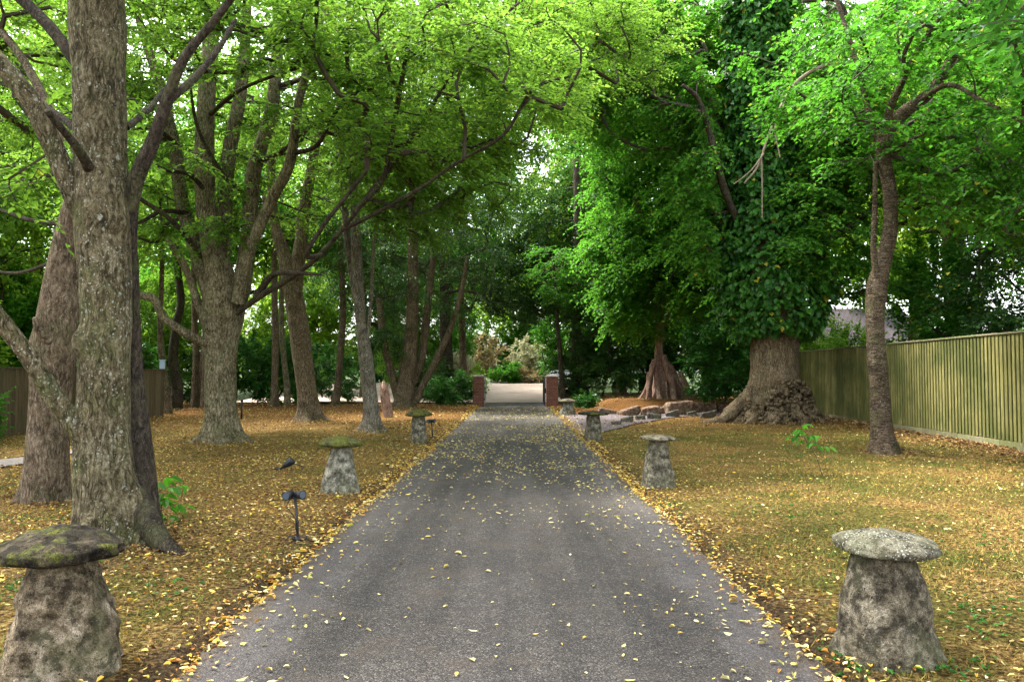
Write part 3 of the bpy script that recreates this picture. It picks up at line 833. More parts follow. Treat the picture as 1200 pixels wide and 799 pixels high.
m = MB(); m.box((hx, hy, 1.55), (9, 7, 3.3)); m.build('wall', brick_mat("house_brick", (0.30, 0.11, 0.07), (0.22, 0.08, 0.055), (0.3, 0.26, 0.22)), house)
rt = [(-5, -4.0, 3.25), (5, -4.0, 3.25), (5, 4.0, 3.25), (-5, 4.0, 3.25), (-3.2, 0, 5.7), (3.2, 0, 5.7)]
rv = np.array(rt) + np.array([hx, hy, 0])
rv = np.vstack([rv, rv[:4] - np.array([0, 0, 0.06])])
rf = add('roof', rv, [[(0, 1, 5, 4), (2, 3, 4, 5), (6, 9, 8, 7), (0, 6, 7, 1), (1, 7, 8, 2), (2, 8, 9, 3), (3, 9, 6, 0)], [(1, 2, 5), (3, 0, 4)]], M_TILE, house)
m = MB(); m.box((hx + 1.5, hy, 5.9), (0.7, 0.5, 1.1)); m.build('chimney', M_BRICK, rf)
m = MB(); m.box((hx, hy - 4.03, 3.16), (10.1, 0.06, 0.2)); m.box((hx - 5.03, hy, 3.16), (0.06, 8.0, 0.2)); m.build('fascia', M_WHITEP, house)
M_GLASS = plain("dark_window_glass", (0.04, 0.05, 0.06), 0.1)
for wx in (-2.6, 2.2):
    m = MB()
    for dx_, dz_, sx_, sz_ in ((-0.75, 0, .08, 1.2), (.75, 0, .08, 1.2), (0, 0.6, 1.58, .08), (0, -.6, 1.58, .08), (0, 0, .06, 1.14)): m.box((hx + wx + dx_, hy - 3.53, 1.7 + dz_), (sx_, 0.1, sz_))
    w_ = m.build('window', M_WHITEP, house)
    m = MB(); m.box((hx + wx, hy - 3.515, 1.7), (1.42, 0.04, 1.12)); m.build('pane', M_GLASS, w_)

# car on the forecourt behind the right pillar
def car(x, y, z, rz, label):
    root = thing('parked_car', (x, y, z), label, 'car')
    paint = plain("silver_white_paint", (0.6, 0.6, 0.62), 0.25)
    prof = [(-2.1, 0.35), (-2.15, 0.6), (-2.05, 0.9), (-1.2, 1.0), (-0.45, 1.42), (0.6, 1.46), (1.5, 1.35), (1.95, 0.95), (2.08, 0.6), (2.0, 0.35)]
    ys = [-0.86, -0.8, -0.5, 0.5, 0.8, 0.86]; V = []
    for k, yy in enumerate(ys):
        for px_, pz_ in prof:
            ins = 1.0 if pz_ < 1.05 else (0.82)
            e = 0.04 if k in (0, 5) else 0.0
            V.append((px_ * (1 - e), yy * ins, pz_ - (0.05 if k in (0, 5) and pz_ > 1.3 else 0)))
    V = np.array(V); n = len(prof)
    Q = [f for f in grid_faces(len(ys), n, True)]
    cR, sR = math.cos(rz), math.sin(rz); R = np.array([[cR, -sR, 0], [sR, cR, 0], [0, 0, 1]]); o = np.array([x, y, z])
    add('body', V @ R.T + o, [np.array(Q), np.array([list(range(n))[::-1], list(range(5 * n, 6 * n))])], paint, root, False)
    g = MB()
    for sgn in (-1, 1):
        q = np.array([(-0.95, sgn * 0.80, 1.03), (-0.42, sgn * 0.715, 1.36), (0.55, sgn * 0.715, 1.38), (1.35, sgn * 0.76, 1.28), (1.55, sgn * 0.80, 1.03)])
        q2 = q.copy(); q2[:, 1] += sgn * 0.03
        V = np.vstack([q, q2]) @ R.T + o
        g.put(V, [[0, 1, 2, 3, 4], [9, 8, 7, 6, 5]], [[i, (i + 1) % 5, (i + 1) % 5 + 5, i + 5] for i in range(5)])
    g.build('side_windows', M_GLASS, root)
    g = MB(); q = np.array([(-1.19, -0.66, 1.03), (-1.19, 0.66, 1.03), (-0.5, 0.6, 1.43), (-0.5, -0.6, 1.43)]); q2 = q + np.array([-0.02, 0, 0.02]); V = np.vstack([q, q2]) @ R.T + o
    g.put(V, [[0, 1, 2, 3], [7, 6, 5, 4], [0, 4, 5, 1], [1, 5, 6, 2], [2, 6, 7, 3], [3, 7, 4, 0]]); g.build('windscreen', M_GLASS, root)
    for wx in (-1.3, 1.25):
        for wy in (-0.82, 0.82):
            c = np.array([wx, wy, 0.31]); w = MB(); pts = np.array([c - (0, 0.11, 0), c + (0, 0.11, 0)]) @ R.T + o; w.tube(pts, 0.31, 20); wo_ = w.build('wheel', M_BLACK, root, True)
            w = MB(); pts = np.array([c - (0, 0.12, 0), c + (0, 0.12, 0)]) @ R.T + o; w.tube(pts, 0.19, 14); w.build('rim', plain("alloy", (0.4, 0.4, 0.42), 0.4), wo_)
    for yy in (-0.62, 0.62):
        w = MB(); w.box(R @ np.array([-2.1, yy, 0.72]) + o, (0.12, 0.32, 0.14), R, bev=0.02); w.build('headlight', plain("lamp_lens", (0.7, 0.7, 0.72), 0.15), root)
car(3.1, 50.5, 0.38, math.radians(75), 'pale silver car parked behind the right brick gate pillar')

# ================================================================== STADDLE STONES
def stone_mat(name, base, dark, pale, lichen, moss_top=0.0, algae=0.7):
    m, nt, out = new_mat(name); co = coord(nt)
    n = noise(nt, co, 9, 6, 0.7); f = noise(nt, co, 60, 4, 0.75); b = noise(nt, co, 3.2, 4, 0.6)
    col = ramp(nt, [(0.36, dark), (0.49, base), (0.64, pale)], n).outputs[0]
    col = mix(nt, 0.85, col, ramp(nt, [(0.34, g3(0.35)), (0.66, g3(1.6))], f).outputs[0], 'MULTIPLY')
    ff = noise(nt, co, 190, 3, 0.7)
    col = mix(nt, 0.9, col, ramp(nt, [(0.36, g3(0.4)), (0.64, g3(1.55))], ff).outputs[0], 'MULTIPLY')
    pv = nt.nodes.new("ShaderNodeTexVoronoi"); pv.inputs['Scale'].default_value = 34; nt.links.new(co, pv.inputs['Vector'])
    pits = math_n(nt, 'MULTIPLY', math_n(nt, 'LESS_THAN', math_n(nt, 'ADD', pv.outputs['Distance'], math_n(nt, 'MULTIPLY', f, 0.5)), 0.46), ramp(nt, [(0.5, g3(0)), (0.56, g3(1))], noise(nt, co, 4.7, 3)).outputs[0])
    col = mix(nt, math_n(nt, 'MULTIPLY', pits, 0.85), col, tuple(c * 0.3 for c in dark))
    dk = ramp(nt, [(0.52, g3(0)), (0.55, g3(0.8))], noise(nt, co, 7.5, 9, 0.82)).outputs[0]
    col = mix(nt, dk, col, tuple(c * 0.35 for c in dark))
    al = ramp(nt, [(0.48, g3(0)), (0.65, g3(0.6))], b).outputs[0]
    col = mix(nt, math_n(nt, 'MULTIPLY', al, algae), col, (0.10, 0.105, 0.045))
    lv = nt.nodes.new("ShaderNodeTexVoronoi"); lv.inputs['Scale'].default_value = 60; nt.links.new(co, lv.inputs['Vector'])
    d2 = math_n(nt, 'ADD', lv.outputs['Distance'], math_n(nt, 'MULTIPLY', f, 0.35))
    l = math_n(nt, 'LESS_THAN', d2, math_n(nt, 'MULTIPLY', noise(nt, co, 7, 3), 0.62 + 0.3 * lichen))
    col = mix(nt, math_n(nt, 'MULTIPLY', l, lichen), col, (0.48, 0.46, 0.38))
    if moss_top > 0:
        mm = ramp(nt, [(0.56 - 0.28 * moss_top, g3(0)), (0.66 - 0.28 * moss_top, g3(1))], noise(nt, co, 6.5, 5, 0.65)).outputs[0]
        mc = ramp(nt, [(0.34, (0.018, 0.02, 0.006)), (0.52, (0.075, 0.082, 0.015)), (0.68, (0.19, 0.18, 0.03))], f).outputs[0]
        col = mix(nt, mm, col, mc)
    pit = nt.nodes.new("ShaderNodeTexVoronoi"); pit.inputs['Scale'].default_value = 22; nt.links.new(co, pit.inputs['Vector'])
    ph = ramp(nt, [(0.0, g3(0)), (0.28, g3(1))], math_n(nt, 'ADD', pit.outputs['Distance'], math_n(nt, 'MULTIPLY', n, 0.2))).outputs[0]
    h = math_n(nt, 'ADD', math_n(nt, 'ADD', math_n(nt, 'MULTIPLY', n, 1.0), math_n(nt, 'MULTIPLY', f, 0.5)), math_n(nt, 'ADD', math_n(nt, 'MULTIPLY', ph, 0.35), math_n(nt, 'MULTIPLY', pits, -0.6)))
    principled(nt, out, col, 0.94, h, 0.035, 0.12); return m

def staddle(label, px, py, wb, wn_, h, wc, tc, dome, ang, bmat, cmat, seed, tilt=(0, 0), sq=3.2, capoff=(0, 0), d=None, bumpy=1.0):
    g = G(px, py)
    cy_ = g[1] + wb * 0.42; cx = P(px, 438, cy_)[0]
    if d: cy_ = d; cx = P(px, py, d)[0]
    zb = hz(cx, cy_)
    root = thing('staddle_stone', (cx, cy_, zb), label, 'staddle stone', 'staddle stones along the drive')
    sides, rows = 72, 44
    t = np.linspace(-0.08, 1, rows); a = np.linspace(0, 2 * np.pi, sides, endpoint=False)
    w = wb + (wn_ - wb) * np.clip(t, 0, 1) ** 0.9; w = w * (1 + 0.05 * np.sin(np.clip(t, 0, 1) * 3.1))
    A, T_ = np.meshgrid(a, t); Wd = np.repeat(w[:, None] / 2, sides, 1)
    aa = A - ang
    sq_ = sq + (2.05 - sq) * sm(T_ * 1.05)
    se = (np.abs(np.cos(aa)) ** sq_ + np.abs(np.sin(aa)) ** sq_) ** (-1 / sq_)
    se = se / (1 + 0.12 * (1 - sm(T_)))
    R = Wd * se
    Z_ = T_ * h
    V = np.stack([R * np.cos(A), R * np.sin(A), Z_], -1).reshape(-1, 3)
    n1 = fbm(V * 4.5, 3, seed).reshape(R.shape); n2 = fbm(V * 19, 3, seed + 4).reshape(R.shape); n3 = vnoise(V * 13, seed + 7).reshape(R.shape)
    pit = -np.clip(n3 - 0.35, 0, 1) * 0.05 * np.clip(1.3 - np.abs(T_ - 0.35) * 2.5, 0, 1)
    R = R + bumpy * (0.022 * n1 + 0.010 * n2 + pit)
    V = np.stack([R * np.cos(A), R * np.sin(A), Z_], -1).reshape(-1, 3) + np.array([cx, cy_, zb])
    top = np.array([[cx, cy_, zb + h]])
    k = len(V); F3 = [((rows - 1) * sides + i, (rows - 1) * sides + (i + 1) % sides, k) for i in range(sides)]
    add('base', np.vstack([V, top]), [grid_faces(rows, sides, True), np.array(F3)], bmat, root, True)
    # cap: profile from under the rim to the crown
    prof = [(0.0, 0.0), (0.5, 0.0), (0.86, 0.02), (0.97, 0.12), (1.0, 0.32), (0.985, 0.55), (0.93, 0.68 if dome > 1 else 0.9)]
    hh = tc * dome
    K = 16
    for i in range(1, K + 1):
        rr = 0.93 * (1 - i / K); z = (0.68 if dome > 1 else 0.9) + (dome - (0.68 if dome > 1 else 0.9)) * (1 - (rr / 0.93) ** 1.9)
        prof.append((max(rr, 0.0), z))
    prof = np.array(prof); q = []
    for i in range(len(prof) - 1):
        m_ = 3 if i < 7 else 1
        for s in range(m_): q.append(prof[i] + (prof[i + 1] - prof[i]) * s / m_)
    q.append(prof[-1]); prof = np.array(q)
    rows = len(prof); sides = 96; a = np.linspace(0, 2 * np.pi, sides, endpoint=False)
    A, Rr = np.meshgrid(a, prof[:, 0]); Zz = np.repeat(prof[:, 1][:, None], sides, 1) * tc
    R = Rr * wc / 2 * (1 + 0.035 * np.sin(A * 2 + seed) + 0.02 * np.sin(A * 5 + seed * 2))
    V = np.stack([R * np.cos(A), R * np.sin(A), Zz], -1).reshape(-1, 3)
    n1 = fbm(V * 6, 3, seed + 11); n2 = fbm(V * 24, 3, seed + 13)
    e = nrm(V - np.array([0, 0, tc * 0.4]))
    n3 = vnoise(V * np.array([11, 11, 45]), seed + 19)
    V = V + e * (0.014 * n1 + 0.009 * n2 + 0.007 * n3)[:, None] * bumpy * sm(np.linalg.norm(V[:, :2], axis=1) / 0.05)[:, None] ** 1
    Rt = np.array(Matrix.Rotation(tilt[0], 3, 'X') @ Matrix.Rotation(tilt[1], 3, 'Y'))
    V = V @ Rt.T + np.array([cx + capoff[0], cy_ + capoff[1], zb + h - 0.012])
    add('cap', V, grid_faces(rows, sides, True), cmat, root, True)
    return root

ST_BROWN = stone_mat("stone_brown", (0.15, 0.115, 0.07), (0.035, 0.026, 0.015), (0.34, 0.275, 0.19), 0.12)
ST_GREY = stone_mat("stone_grey", (0.12, 0.10, 0.065), (0.032, 0.026, 0.017), (0.28, 0.24, 0.17), 0.12)
ST_GREYCAP = stone_mat("stone_grey_lichened", (0.15, 0.135, 0.09), (0.065, 0.057, 0.038), (0.26, 0.24, 0.17), 0.75, 0.0)
ST_DARKCAP = stone_mat("stone_dark_mossy", (0.026, 0.020, 0.012), (0.008, 0.0065, 0.004), (0.085, 0.066, 0.042), 0.06, 0.16, 0.12)
ST_MOSS = stone_mat("stone_moss_green", (0.05, 0.045, 0.024), (0.018, 0.016, 0.010), (0.11, 0.10, 0.055), 0.06, 0.55)
ST_PALE = stone_mat("stone_pale", (0.20, 0.19, 0.135), (0.065, 0.057, 0.038), (0.40, 0.37, 0.29), 0.2)
ST_OLIVE = stone_mat("stone_olive", (0.13, 0.115, 0.078), (0.05, 0.043, 0.028), (0.30, 0.27, 0.19), 0.15)

staddle('nearest left staddle stone, squat brown base under a broad dark mossy cap', 80, 806, 0.68, 0.30, 0.585, 0.64, 0.11, 1.4, 0.45, ST_BROWN, ST_DARKCAP, 3, (0.0, 0.0), 3.4, (-0.005, -0.02), bumpy=2.0)
staddle('pale green-stained left staddle stone with a moss-green cap beside the spotlight', 400, 579, 0.58, 0.24, 0.62, 0.56, 0.09, 1.6, 0.25, ST_PALE, ST_MOSS, 8, (0, 0), 3.4)
staddle('far left staddle stone, slim dark base under a wide mossy cap', 491, 520, 0.42, 0.27, 0.62, 0.60, 0.09, 1.8, 0.3, ST_OLIVE, ST_MOSS, 12, (0, 0))
staddle('nearest right staddle stone, squat grey base under a flat lichen-spotted cap', 1032, 786, 0.60, 0.30, 0.585, 0.56, 0.095, 1.2, 0.35, ST_GREY, ST_GREYCAP, 17, (0.01, 0.015), 3.0, bumpy=1.3)
staddle('second right staddle stone, pitted tapering base with a thin flat cap', 770, 573, 0.50, 0.24, 0.66, 0.50, 0.07, 1.15, 0.3, ST_OLIVE, ST_GREY, 23, (0, 0.02), 3.6, bumpy=1.3)
staddle('third right staddle stone with a very wide thin dark cap', 695, 517, 0.45, 0.28, 0.62, 0.74, 0.08, 1.2, 0.3, ST_OLIVE, ST_DARKCAP, 29, (0, 0))
staddle('farthest right staddle stone, pale and small beside the brick gate pillar', 665, 487, 0.66, 0.34, 0.50, 0.72, 0.11, 1.3, 0.4, ST_PALE, ST_GREY, 31, (0, 0))

# ================================================================== ROCK EDGING
M_ROCKP = stone_mat("rock_pinkish", (0.17, 0.10, 0.07), (0.07, 0.038, 0.026), (0.29, 0.205, 0.155), 0.12)
M_ROCKG = stone_mat("rock_grey", (0.10, 0.09, 0.07), (0.04, 0.035, 0.028), (0.18, 0.165, 0.135), 0.2)
def rock(px, py, w, h, mat, seed, label, dep=None):
    g = G(px, py); r = np.random.default_rng(seed)
    n, m_ = 20, 12
    th = np.linspace(0, 2 * np.pi, n, endpoint=False); ph = np.linspace(-np.pi / 2, np.pi / 2, m_)
    A, B_ = np.meshgrid(th, ph)
    e = 0.28
    sg = lambda v: np.sign(v) * np.abs(v) ** e
    V = np.stack([sg(np.cos(B_)) * sg(np.cos(A)) * w / 2, sg(np.cos(B_)) * sg(np.sin(A)) * (dep or w * 0.8) / 2, sg(np.sin(B_)) * h / 2], -1).reshape(-1, 3)
    V = V * (1 + 0.34 * fbm(V * 1.7 / max(w, .3), 3, seed))[:, None]; V[:, 2] += 0.10 * V[:, 0] * r.uniform(-1, 1)
    V[:, 0] += V[:, 2] * r.uniform(-.25, .25)
    ca, sa = math.cos(r.uniform(-.3, .3)), math.sin(r.uniform(-.3, .3)); V[:, 0], V[:, 2] = V[:, 0] * ca - V[:, 2] * sa, V[:, 0] * sa + V[:, 2] * ca
    z = hz(g[0], g[1] + 0.3)
    o = np.array([g[0], g[1] + 0.3, z])
    tag(add('edging_rock', V + o + np.array([0, 0, h * 0.36]), grid_faces(m_, n, True), mat, None, False, o), label, 'rock', 'rocks edging the bank')
LR = 'pinkish rock in the edging row below the root-bound tree'
LG = 'small grey stone in the low edging between side path and lawn'
ORD = ['leftmost', 'second from left', 'third from left', 'fourth from left', 'fifth from left', 'sixth from left', 'seventh from left', 'rightmost']
for i, (px, py, w, h) in enumerate([(712, 486, .9, .5), (738, 488, 1.0, .62), (763, 488, .9, .75), (780, 486, .6, .7), (817, 484, .75, .85), (834, 484, .7, .7), (850, 484, .7, .75), (866, 484, .7, .6)]):
    rock(px, py, w * .78, h * .52, M_ROCKP, 40 + i, ORD[i] + ' of the small pinkish rocks edging the bank under the root-bound tree')
rock(798, 487, .95, .6, M_ROCKP, 61, 'largest edging rock, broad and pale with a slanting top, below the root-bound tree')
for i, (px, py, w, h) in enumerate([(736, 496, .5, .3), (752, 493, .45, .3), (768, 492, .6, .32), (790, 489, .6, .35), (812, 488, .5, .3), (724, 499, .4, .22), (832, 490, .7, .35)]):
    rock(px, py, w * .75, h * .7, M_ROCKG, 70 + i, ORD[(1, 2, 3, 4, 5, 0, 7)[i]] + ' of the low dark stones between side path and lawn')

# ================================================================== TREES NEAR THE DRIVE
# --- nearest left: big twin-stemmed tree
make_tree('broadleaf_tree', 'nearest big lichen-spotted tree on the left, with a low branch slanting out of frame', (140, 652),
    [(138, 652, 7.4, 78), (128, 590, 7.4, 74), (121, 520, 7.4, 66), (122, 440, 7.4, 62), (124, 360, 7.4, 60), (122, 285, 7.4, 66), (120, 235, 7.4, 70), (118, 190, 7.4, 62), (117, 100, 7.4, 62), (115, 0, 7.4, 66), (118, -140, 7.4, 56), (125, -420, 7.6, 40), (135, -800, 7.8, 20)],
    [[(196, 668, 7.6, 16), (184, 645, 7.62, 30), (170, 600, 7.65, 36), (163, 520, 7.68, 31), (156, 430, 7.65, 24), (153, 340, 7.6, 22), (150, 270, 7.5, 22), (158, 215, 7.4, 20), (180, 165, 7.3, 17), (196, 118, 7.2, 15), (215, 70, 7.1, 12), (255, 20, 7.0, 9), (300, -40, 6.8, 6)],
     [(196, 118, 7.2, 12), (228, 92, 7.5, 9), (258, 55, 8.0, 7), (275, 25, 8.5, 5)],
     [(112, 520, 7.3, 30), (88, 498, 7.25, 26), (62, 462, 7.2, 24), (34, 418, 7.1, 22), (0, 374, 7.0, 21), (-50, 310, 6.8, 18), (-120, 200, 6.5, 12)],
     [(116, 290, 7.35, 34), (92, 240, 7.3, 27), (68, 185, 7.2, 26), (40, 125, 7.1, 24), (5, 80, 7.0, 24), (-60, 10, 6.9, 18), (-140, -100, 6.6, 10)],
     [(108, 100, 7.4, 16), (84, 66, 7.5, 15), (55, 28, 7.6, 15), (15, -8, 7.7, 13), (-60, -60, 7.9, 9)],
     [(100, 195, 7.4, 12), (85, 150, 7.7, 10), (60, 130, 8.0, 8), (20, 105, 8.4, 6), (-20, 90, 8.8, 4)],
     [(112, 215, 7.4, 16), (95, 180, 7.0, 12), (55, 130, 6.6, 8)],
     [(148, 150, 7.5, 8), (175, 128, 8.2, 7), (192, 105, 9, 5)],
     [(156, 560, 7.55, 22), (168, 600, 7.35, 30), (184, 628, 7.15, 27), (200, 643, 7.02, 20), (216, 652, 6.92, 13), (240, 664, 6.82, 6)],
     [(112, 590, 7.3, 22), (102, 622, 7.05, 18), (92, 648, 6.9, 10), (84, 662, 6.8, 5)]],
    [((-4.2, 8.2, 8.8), (4.2, 4.4, 2.6), 210), (P(5, 150, 7.5), (0.8, 1.2, 1.3), 8), ((-1.4, 9.0, 7.6), (2.0, 2.6, 1.2), 50)],
    BARK_GREY, LEAF_BRIGHT, (0.085, 0.065), hexa=True, ntw=8, nlf=11, dark_limbs=(0, 1, 4, 5, 6, 7, 8), flare=0.9, flare_h=0.34, sides=84, step=0.035, fis=0.006, seed=11,  # first limb: shade on the right-hand stem is put into its dark bark
    rootdirs=[(-0.25, 1.5), (-1.2, 0.7), (-2.6, .5), (2.9, .6), (1.5, .9)], base_drop=0.10,
    knots=[(1.2, -2.5, 0.10, 0.09), (1.95, -2.3, 0.10, 0.09), (3.05, -0.6, 0.09, 0.07), (2.4, -1.3, 0.05, 0.03), (0.75, -1.1, 0.06, 0.03)])

# --- tree just outside the frame on the right whose branch hangs in
make_tree('overhanging_tree', 'dark-leaved branch hanging into the top right corner from a tree out of frame', None,
    [(1700, 900, 4.6, 90), (1690, 500, 4.6, 80), (1650, 100, 4.6, 70), (1600, -300, 4.6, 50), (1580, -600, 4.6, 30)],
    [[(1640, 60, 4.6, 30), (1480, -40, 4.6, 22), (1330, -60, 4.6, 15), (1230, -20, 4.6, 8), (1190, 20, 4.6, 4)], [(1480, -40, 4.5, 14), (1300, -150, 4.0, 12), (1050, -120, 3.6, 8), (880, -60, 3.4, 5)]],
    [(P(1195, 45, 4.7), (.34, .4, .22), 7), (P(1160, -60, 4.9), (.9, .8, .3), 12), (P(862, -22, 3.4), (.10, .10, .03), 2), ((4.2, 4.6, 5.2), (2.4, 2.4, 1.2), 70)],
    BARK_GREY, LEAF_LAUREL, (0.085, 0.065), hexa=True, ntw=6, nlf=8, tl=0.35, flare=0.3, sides=24, seed=10, r0=0.004)

# --- second left trunk, just behind it
make_tree('broadleaf_tree', 'smooth brown-grey leaning trunk close behind the nearest big tree on the left', (54, 592),
    [(54, 592, 9.9, 52), (55, 550, 9.9, 48), (58, 490, 9.9, 46), (62, 430, 9.9, 50), (68, 370, 9.9, 48), (82, 290, 9.9, 42), (100, 220, 9.9, 38), (118, 120, 9.9, 34), (128, 0, 10, 30), (135, -250, 10, 20), (140, -450, 10, 10)],
    [[(58, 400, 9.7, 14), (45, 385, 9.6, 9), (41, 372, 9.6, 5)], [(110, 190, 9.9, 16), (70, 150, 10.3, 13), (20, 60, 11, 10), (-60, -30, 12, 7)], [(96, 262, 9.9, 7), (70, 262, 10.6, 6), (36, 258, 11.2, 5), (0, 246, 12, 4)], [(84, 300, 9.9, 6), (55, 310, 10.6, 5), (20, 320, 11.4, 4), (-20, 316, 12, 3)], [(108, 200, 9.9, 6), (60, 205, 11, 5), (10, 215, 12, 4)]],
    [((-7.2, 11.5, 9.2), (3.4, 3.4, 2.6), 150), ((-9.6, 14.5, 8.0), (3.2, 2.8, 3.0), 190)], BARK_BROWN, LEAF_BRIGHT, hexa=False, slim_w=9, flare=0.55, flare_h=0.28, sides=60, step=0.05, seed=12, fis=0.004,
    knots=[(2.05, 3.0, 0.16, 0.07), (1.2, -1.2, 0.1, 0.03)])

# --- third left: the pollarded tree with the many-limbed crotch
make_tree('broadleaf_tree', 'pollarded olive-grey tree on the left whose many limbs fan out above a knobbly crotch', (260, 525),
    [(260, 526, 18, 50), (260, 500, 18, 46), (258, 460, 18, 42), (258, 420, 18, 42), (260, 385, 18, 50), (263, 355, 18, 58), (258, 320, 18, 40), (243, 250, 18, 30), (240, 180, 18, 26), (243, 100, 18, 24), (250, 0, 18, 20), (255, -180, 18, 12), (258, -350, 18, 6)],
    [[(275, 360, 18, 32), (286, 320, 18, 25), (293, 260, 18, 22), (298, 200, 18, 20), (318, 130, 18, 18), (325, 60, 18, 16), (328, -20, 18, 13), (335, -180, 18, 9)],
     [(280, 355, 17.6, 22), (290, 300, 17.4, 17), (318, 235, 17.3, 15), (340, 190, 17.2, 15), (350, 120, 17.2, 12), (372, 40, 17.2, 9), (390, -60, 17, 6)],
     [(248, 350, 18, 24), (232, 300, 18.2, 22), (214, 240, 18.4, 19), (206, 180, 18.5, 17), (190, 110, 18.6, 14), (165, 30, 18.8, 11), (140, -60, 19, 8)],
     [(262, 300, 18.4, 22), (266, 200, 18.6, 20), (283, 100, 18.8, 17), (290, 0, 19, 13), (300, -150, 19, 8)],
     [(246, 385, 18, 16), (232, 355, 17.9, 12), (222, 325, 17.8, 9), (210, 300, 17.6, 8), (196, 280, 17.4, 5)],
     [(246, 404, 17.8, 14), (228, 396, 17.5, 13), (208, 384, 17.2, 12), (192, 372, 17, 11), (180, 350, 16.8, 9), (160, 345, 16.6, 8), (120, 330, 16.3, 5)],
     [(268, 374, 17.95, 7), (302, 349, 17.4, 7.5), (330, 332, 16.9, 7), (362, 310, 16.4, 6.3), (392, 280, 15.9, 5.6), (420, 245, 15.5, 5), (448, 212, 15.2, 5.5), (456, 178, 15, 5), (468, 110, 14.8, 6), (480, 40, 14.5, 4)],
     [(400, 270, 15.8, 5), (440, 250, 15.4, 4.6), (490, 222, 15, 4.2), (540, 188, 14.6, 3.8), (590, 158, 14.2, 4), (625, 105, 13.8, 4), (668, 90, 13.4, 3)],
     [(300, 348, 17.4, 9), (320, 322, 17, 7), (345, 320, 16.6, 6), (376, 322, 16.2, 3)],
     [(415, 250, 15.5, 6), (450, 205, 15.8, 6), (490, 150, 16, 5.5), (525, 95, 16.2, 5), (560, 45, 16.4, 4.5), (612, 0, 16.6, 3), (660, -50, 17, 3)],
     [(380, 298, 16.2, 6), (360, 300, 15.6, 6), (375, 270, 15.2, 5), (430, 200, 14.6, 4)],
     [(236, 300, 18, 7), (205, 262, 17.4, 6), (172, 238, 17, 5), (130, 215, 16.6, 4), (80, 210, 16, 3)],
     [(220, 250, 18.3, 6), (190, 248, 17.8, 5), (160, 262, 17.2, 4), (110, 268, 16.6, 3)],
     [(208, 170, 18.4, 6), (180, 150, 17.8, 5), (150, 155, 17.4, 4)],
     [(246, 230, 18, 6), (222, 205, 17.4, 5), (196, 200, 17, 4), (165, 185, 16.5, 3)],
     [(292, 230, 18, 7), (262, 205, 17.6, 5), (232, 150, 17.2, 4), (222, 90, 17, 3)],
     [(300, 190, 18, 7), (330, 178, 17.4, 5), (362, 150, 17, 4), (400, 140, 16.5, 3)],
     [(240, 140, 18, 6), (275, 110, 17.4, 5), (305, 95, 17, 4), (350, 80, 16.4, 3)],
     [(345, 180, 17.2, 6), (372, 170, 16.8, 5), (395, 130, 16.4, 4), (440, 90, 16, 3)],
     [(330, 100, 18, 6), (362, 92, 17, 5), (400, 95, 16.2, 4), (445, 92, 15.6, 3)]],
    [((-6.2, 18.6, 9.6), (4.8, 4.2, 4.6), 330), ((-1.4, 15.5, 7.4), (3.1, 3.2, 1.9), 230), ((-1.9, 18.0, 5.9), (2.3, 1.8, 1.2), 75), (P(245, 270, 17.2), (0.7, 0.6, 0.5), 7), (P(150, 230, 18), (1.4, 2, 1.6), 40), ((-9.4, 20.5, 9.4), (3.0, 3.0, 3.4), 170), ((-4.6, 14.5, 8.4), (2.6, 2.2, 1.6), 100)],
    BARK_OLIVE, LEAF_BRIGHT, (0.108, 0.060), hexa=True, ntw=9, nlf=12, tl=0.8, flare=1.25, flare_h=0.28, sides=56, step=0.06, seed=13, slim_w=10, fis=0.006, r0=0.0105, lump=0.08,
    knots=[(2.15, -0.3, 0.13, 0.08), (2.7, -1.9, 0.12, 0.09), (3.0, -1.1, 0.14, 0.1), (2.8, -2.6, 0.1, 0.08), (3.2, -1.6, 0.12, 0.09)], droop=0.35)

# --- fourth left
make_tree('broadleaf_tree', 'grey trunk leaning left and forking high, between the pollarded tree and the drive', (361, 498),
    [(362, 499, 26, 36), (362, 480, 26, 28), (356, 430, 26, 27), (348, 370, 26, 27), (341, 330, 26, 26), (332, 295, 26, 18), (322, 260, 26, 14), (318, 200, 26, 12), (325, 100, 26, 10), (330, -30, 26, 7)],
    [[(345, 340, 26, 22), (352, 290, 26, 19), (358, 240, 26, 16), (370, 170, 26, 13), (380, 100, 26, 11), (386, 20, 26, 9), (392, -100, 26, 6)],
     [(350, 315, 26, 10), (330, 290, 26.3, 9), (310, 230, 26.5, 7)]],
    [((-6.4, 27, 11.5), (4.6, 4.2, 5.6), 290)], BARK_BROWN, LEAF_BRIGHT, (0.11, 0.08), flare=1.3, flare_h=0.3, sides=36, seed=14, ntw=9, nlf=12, tl=0.9,
    knots=[(2.6, -1.5, 0.12, 0.07), (2.75, -0.9, 0.1, 0.06)], lump=0.08)

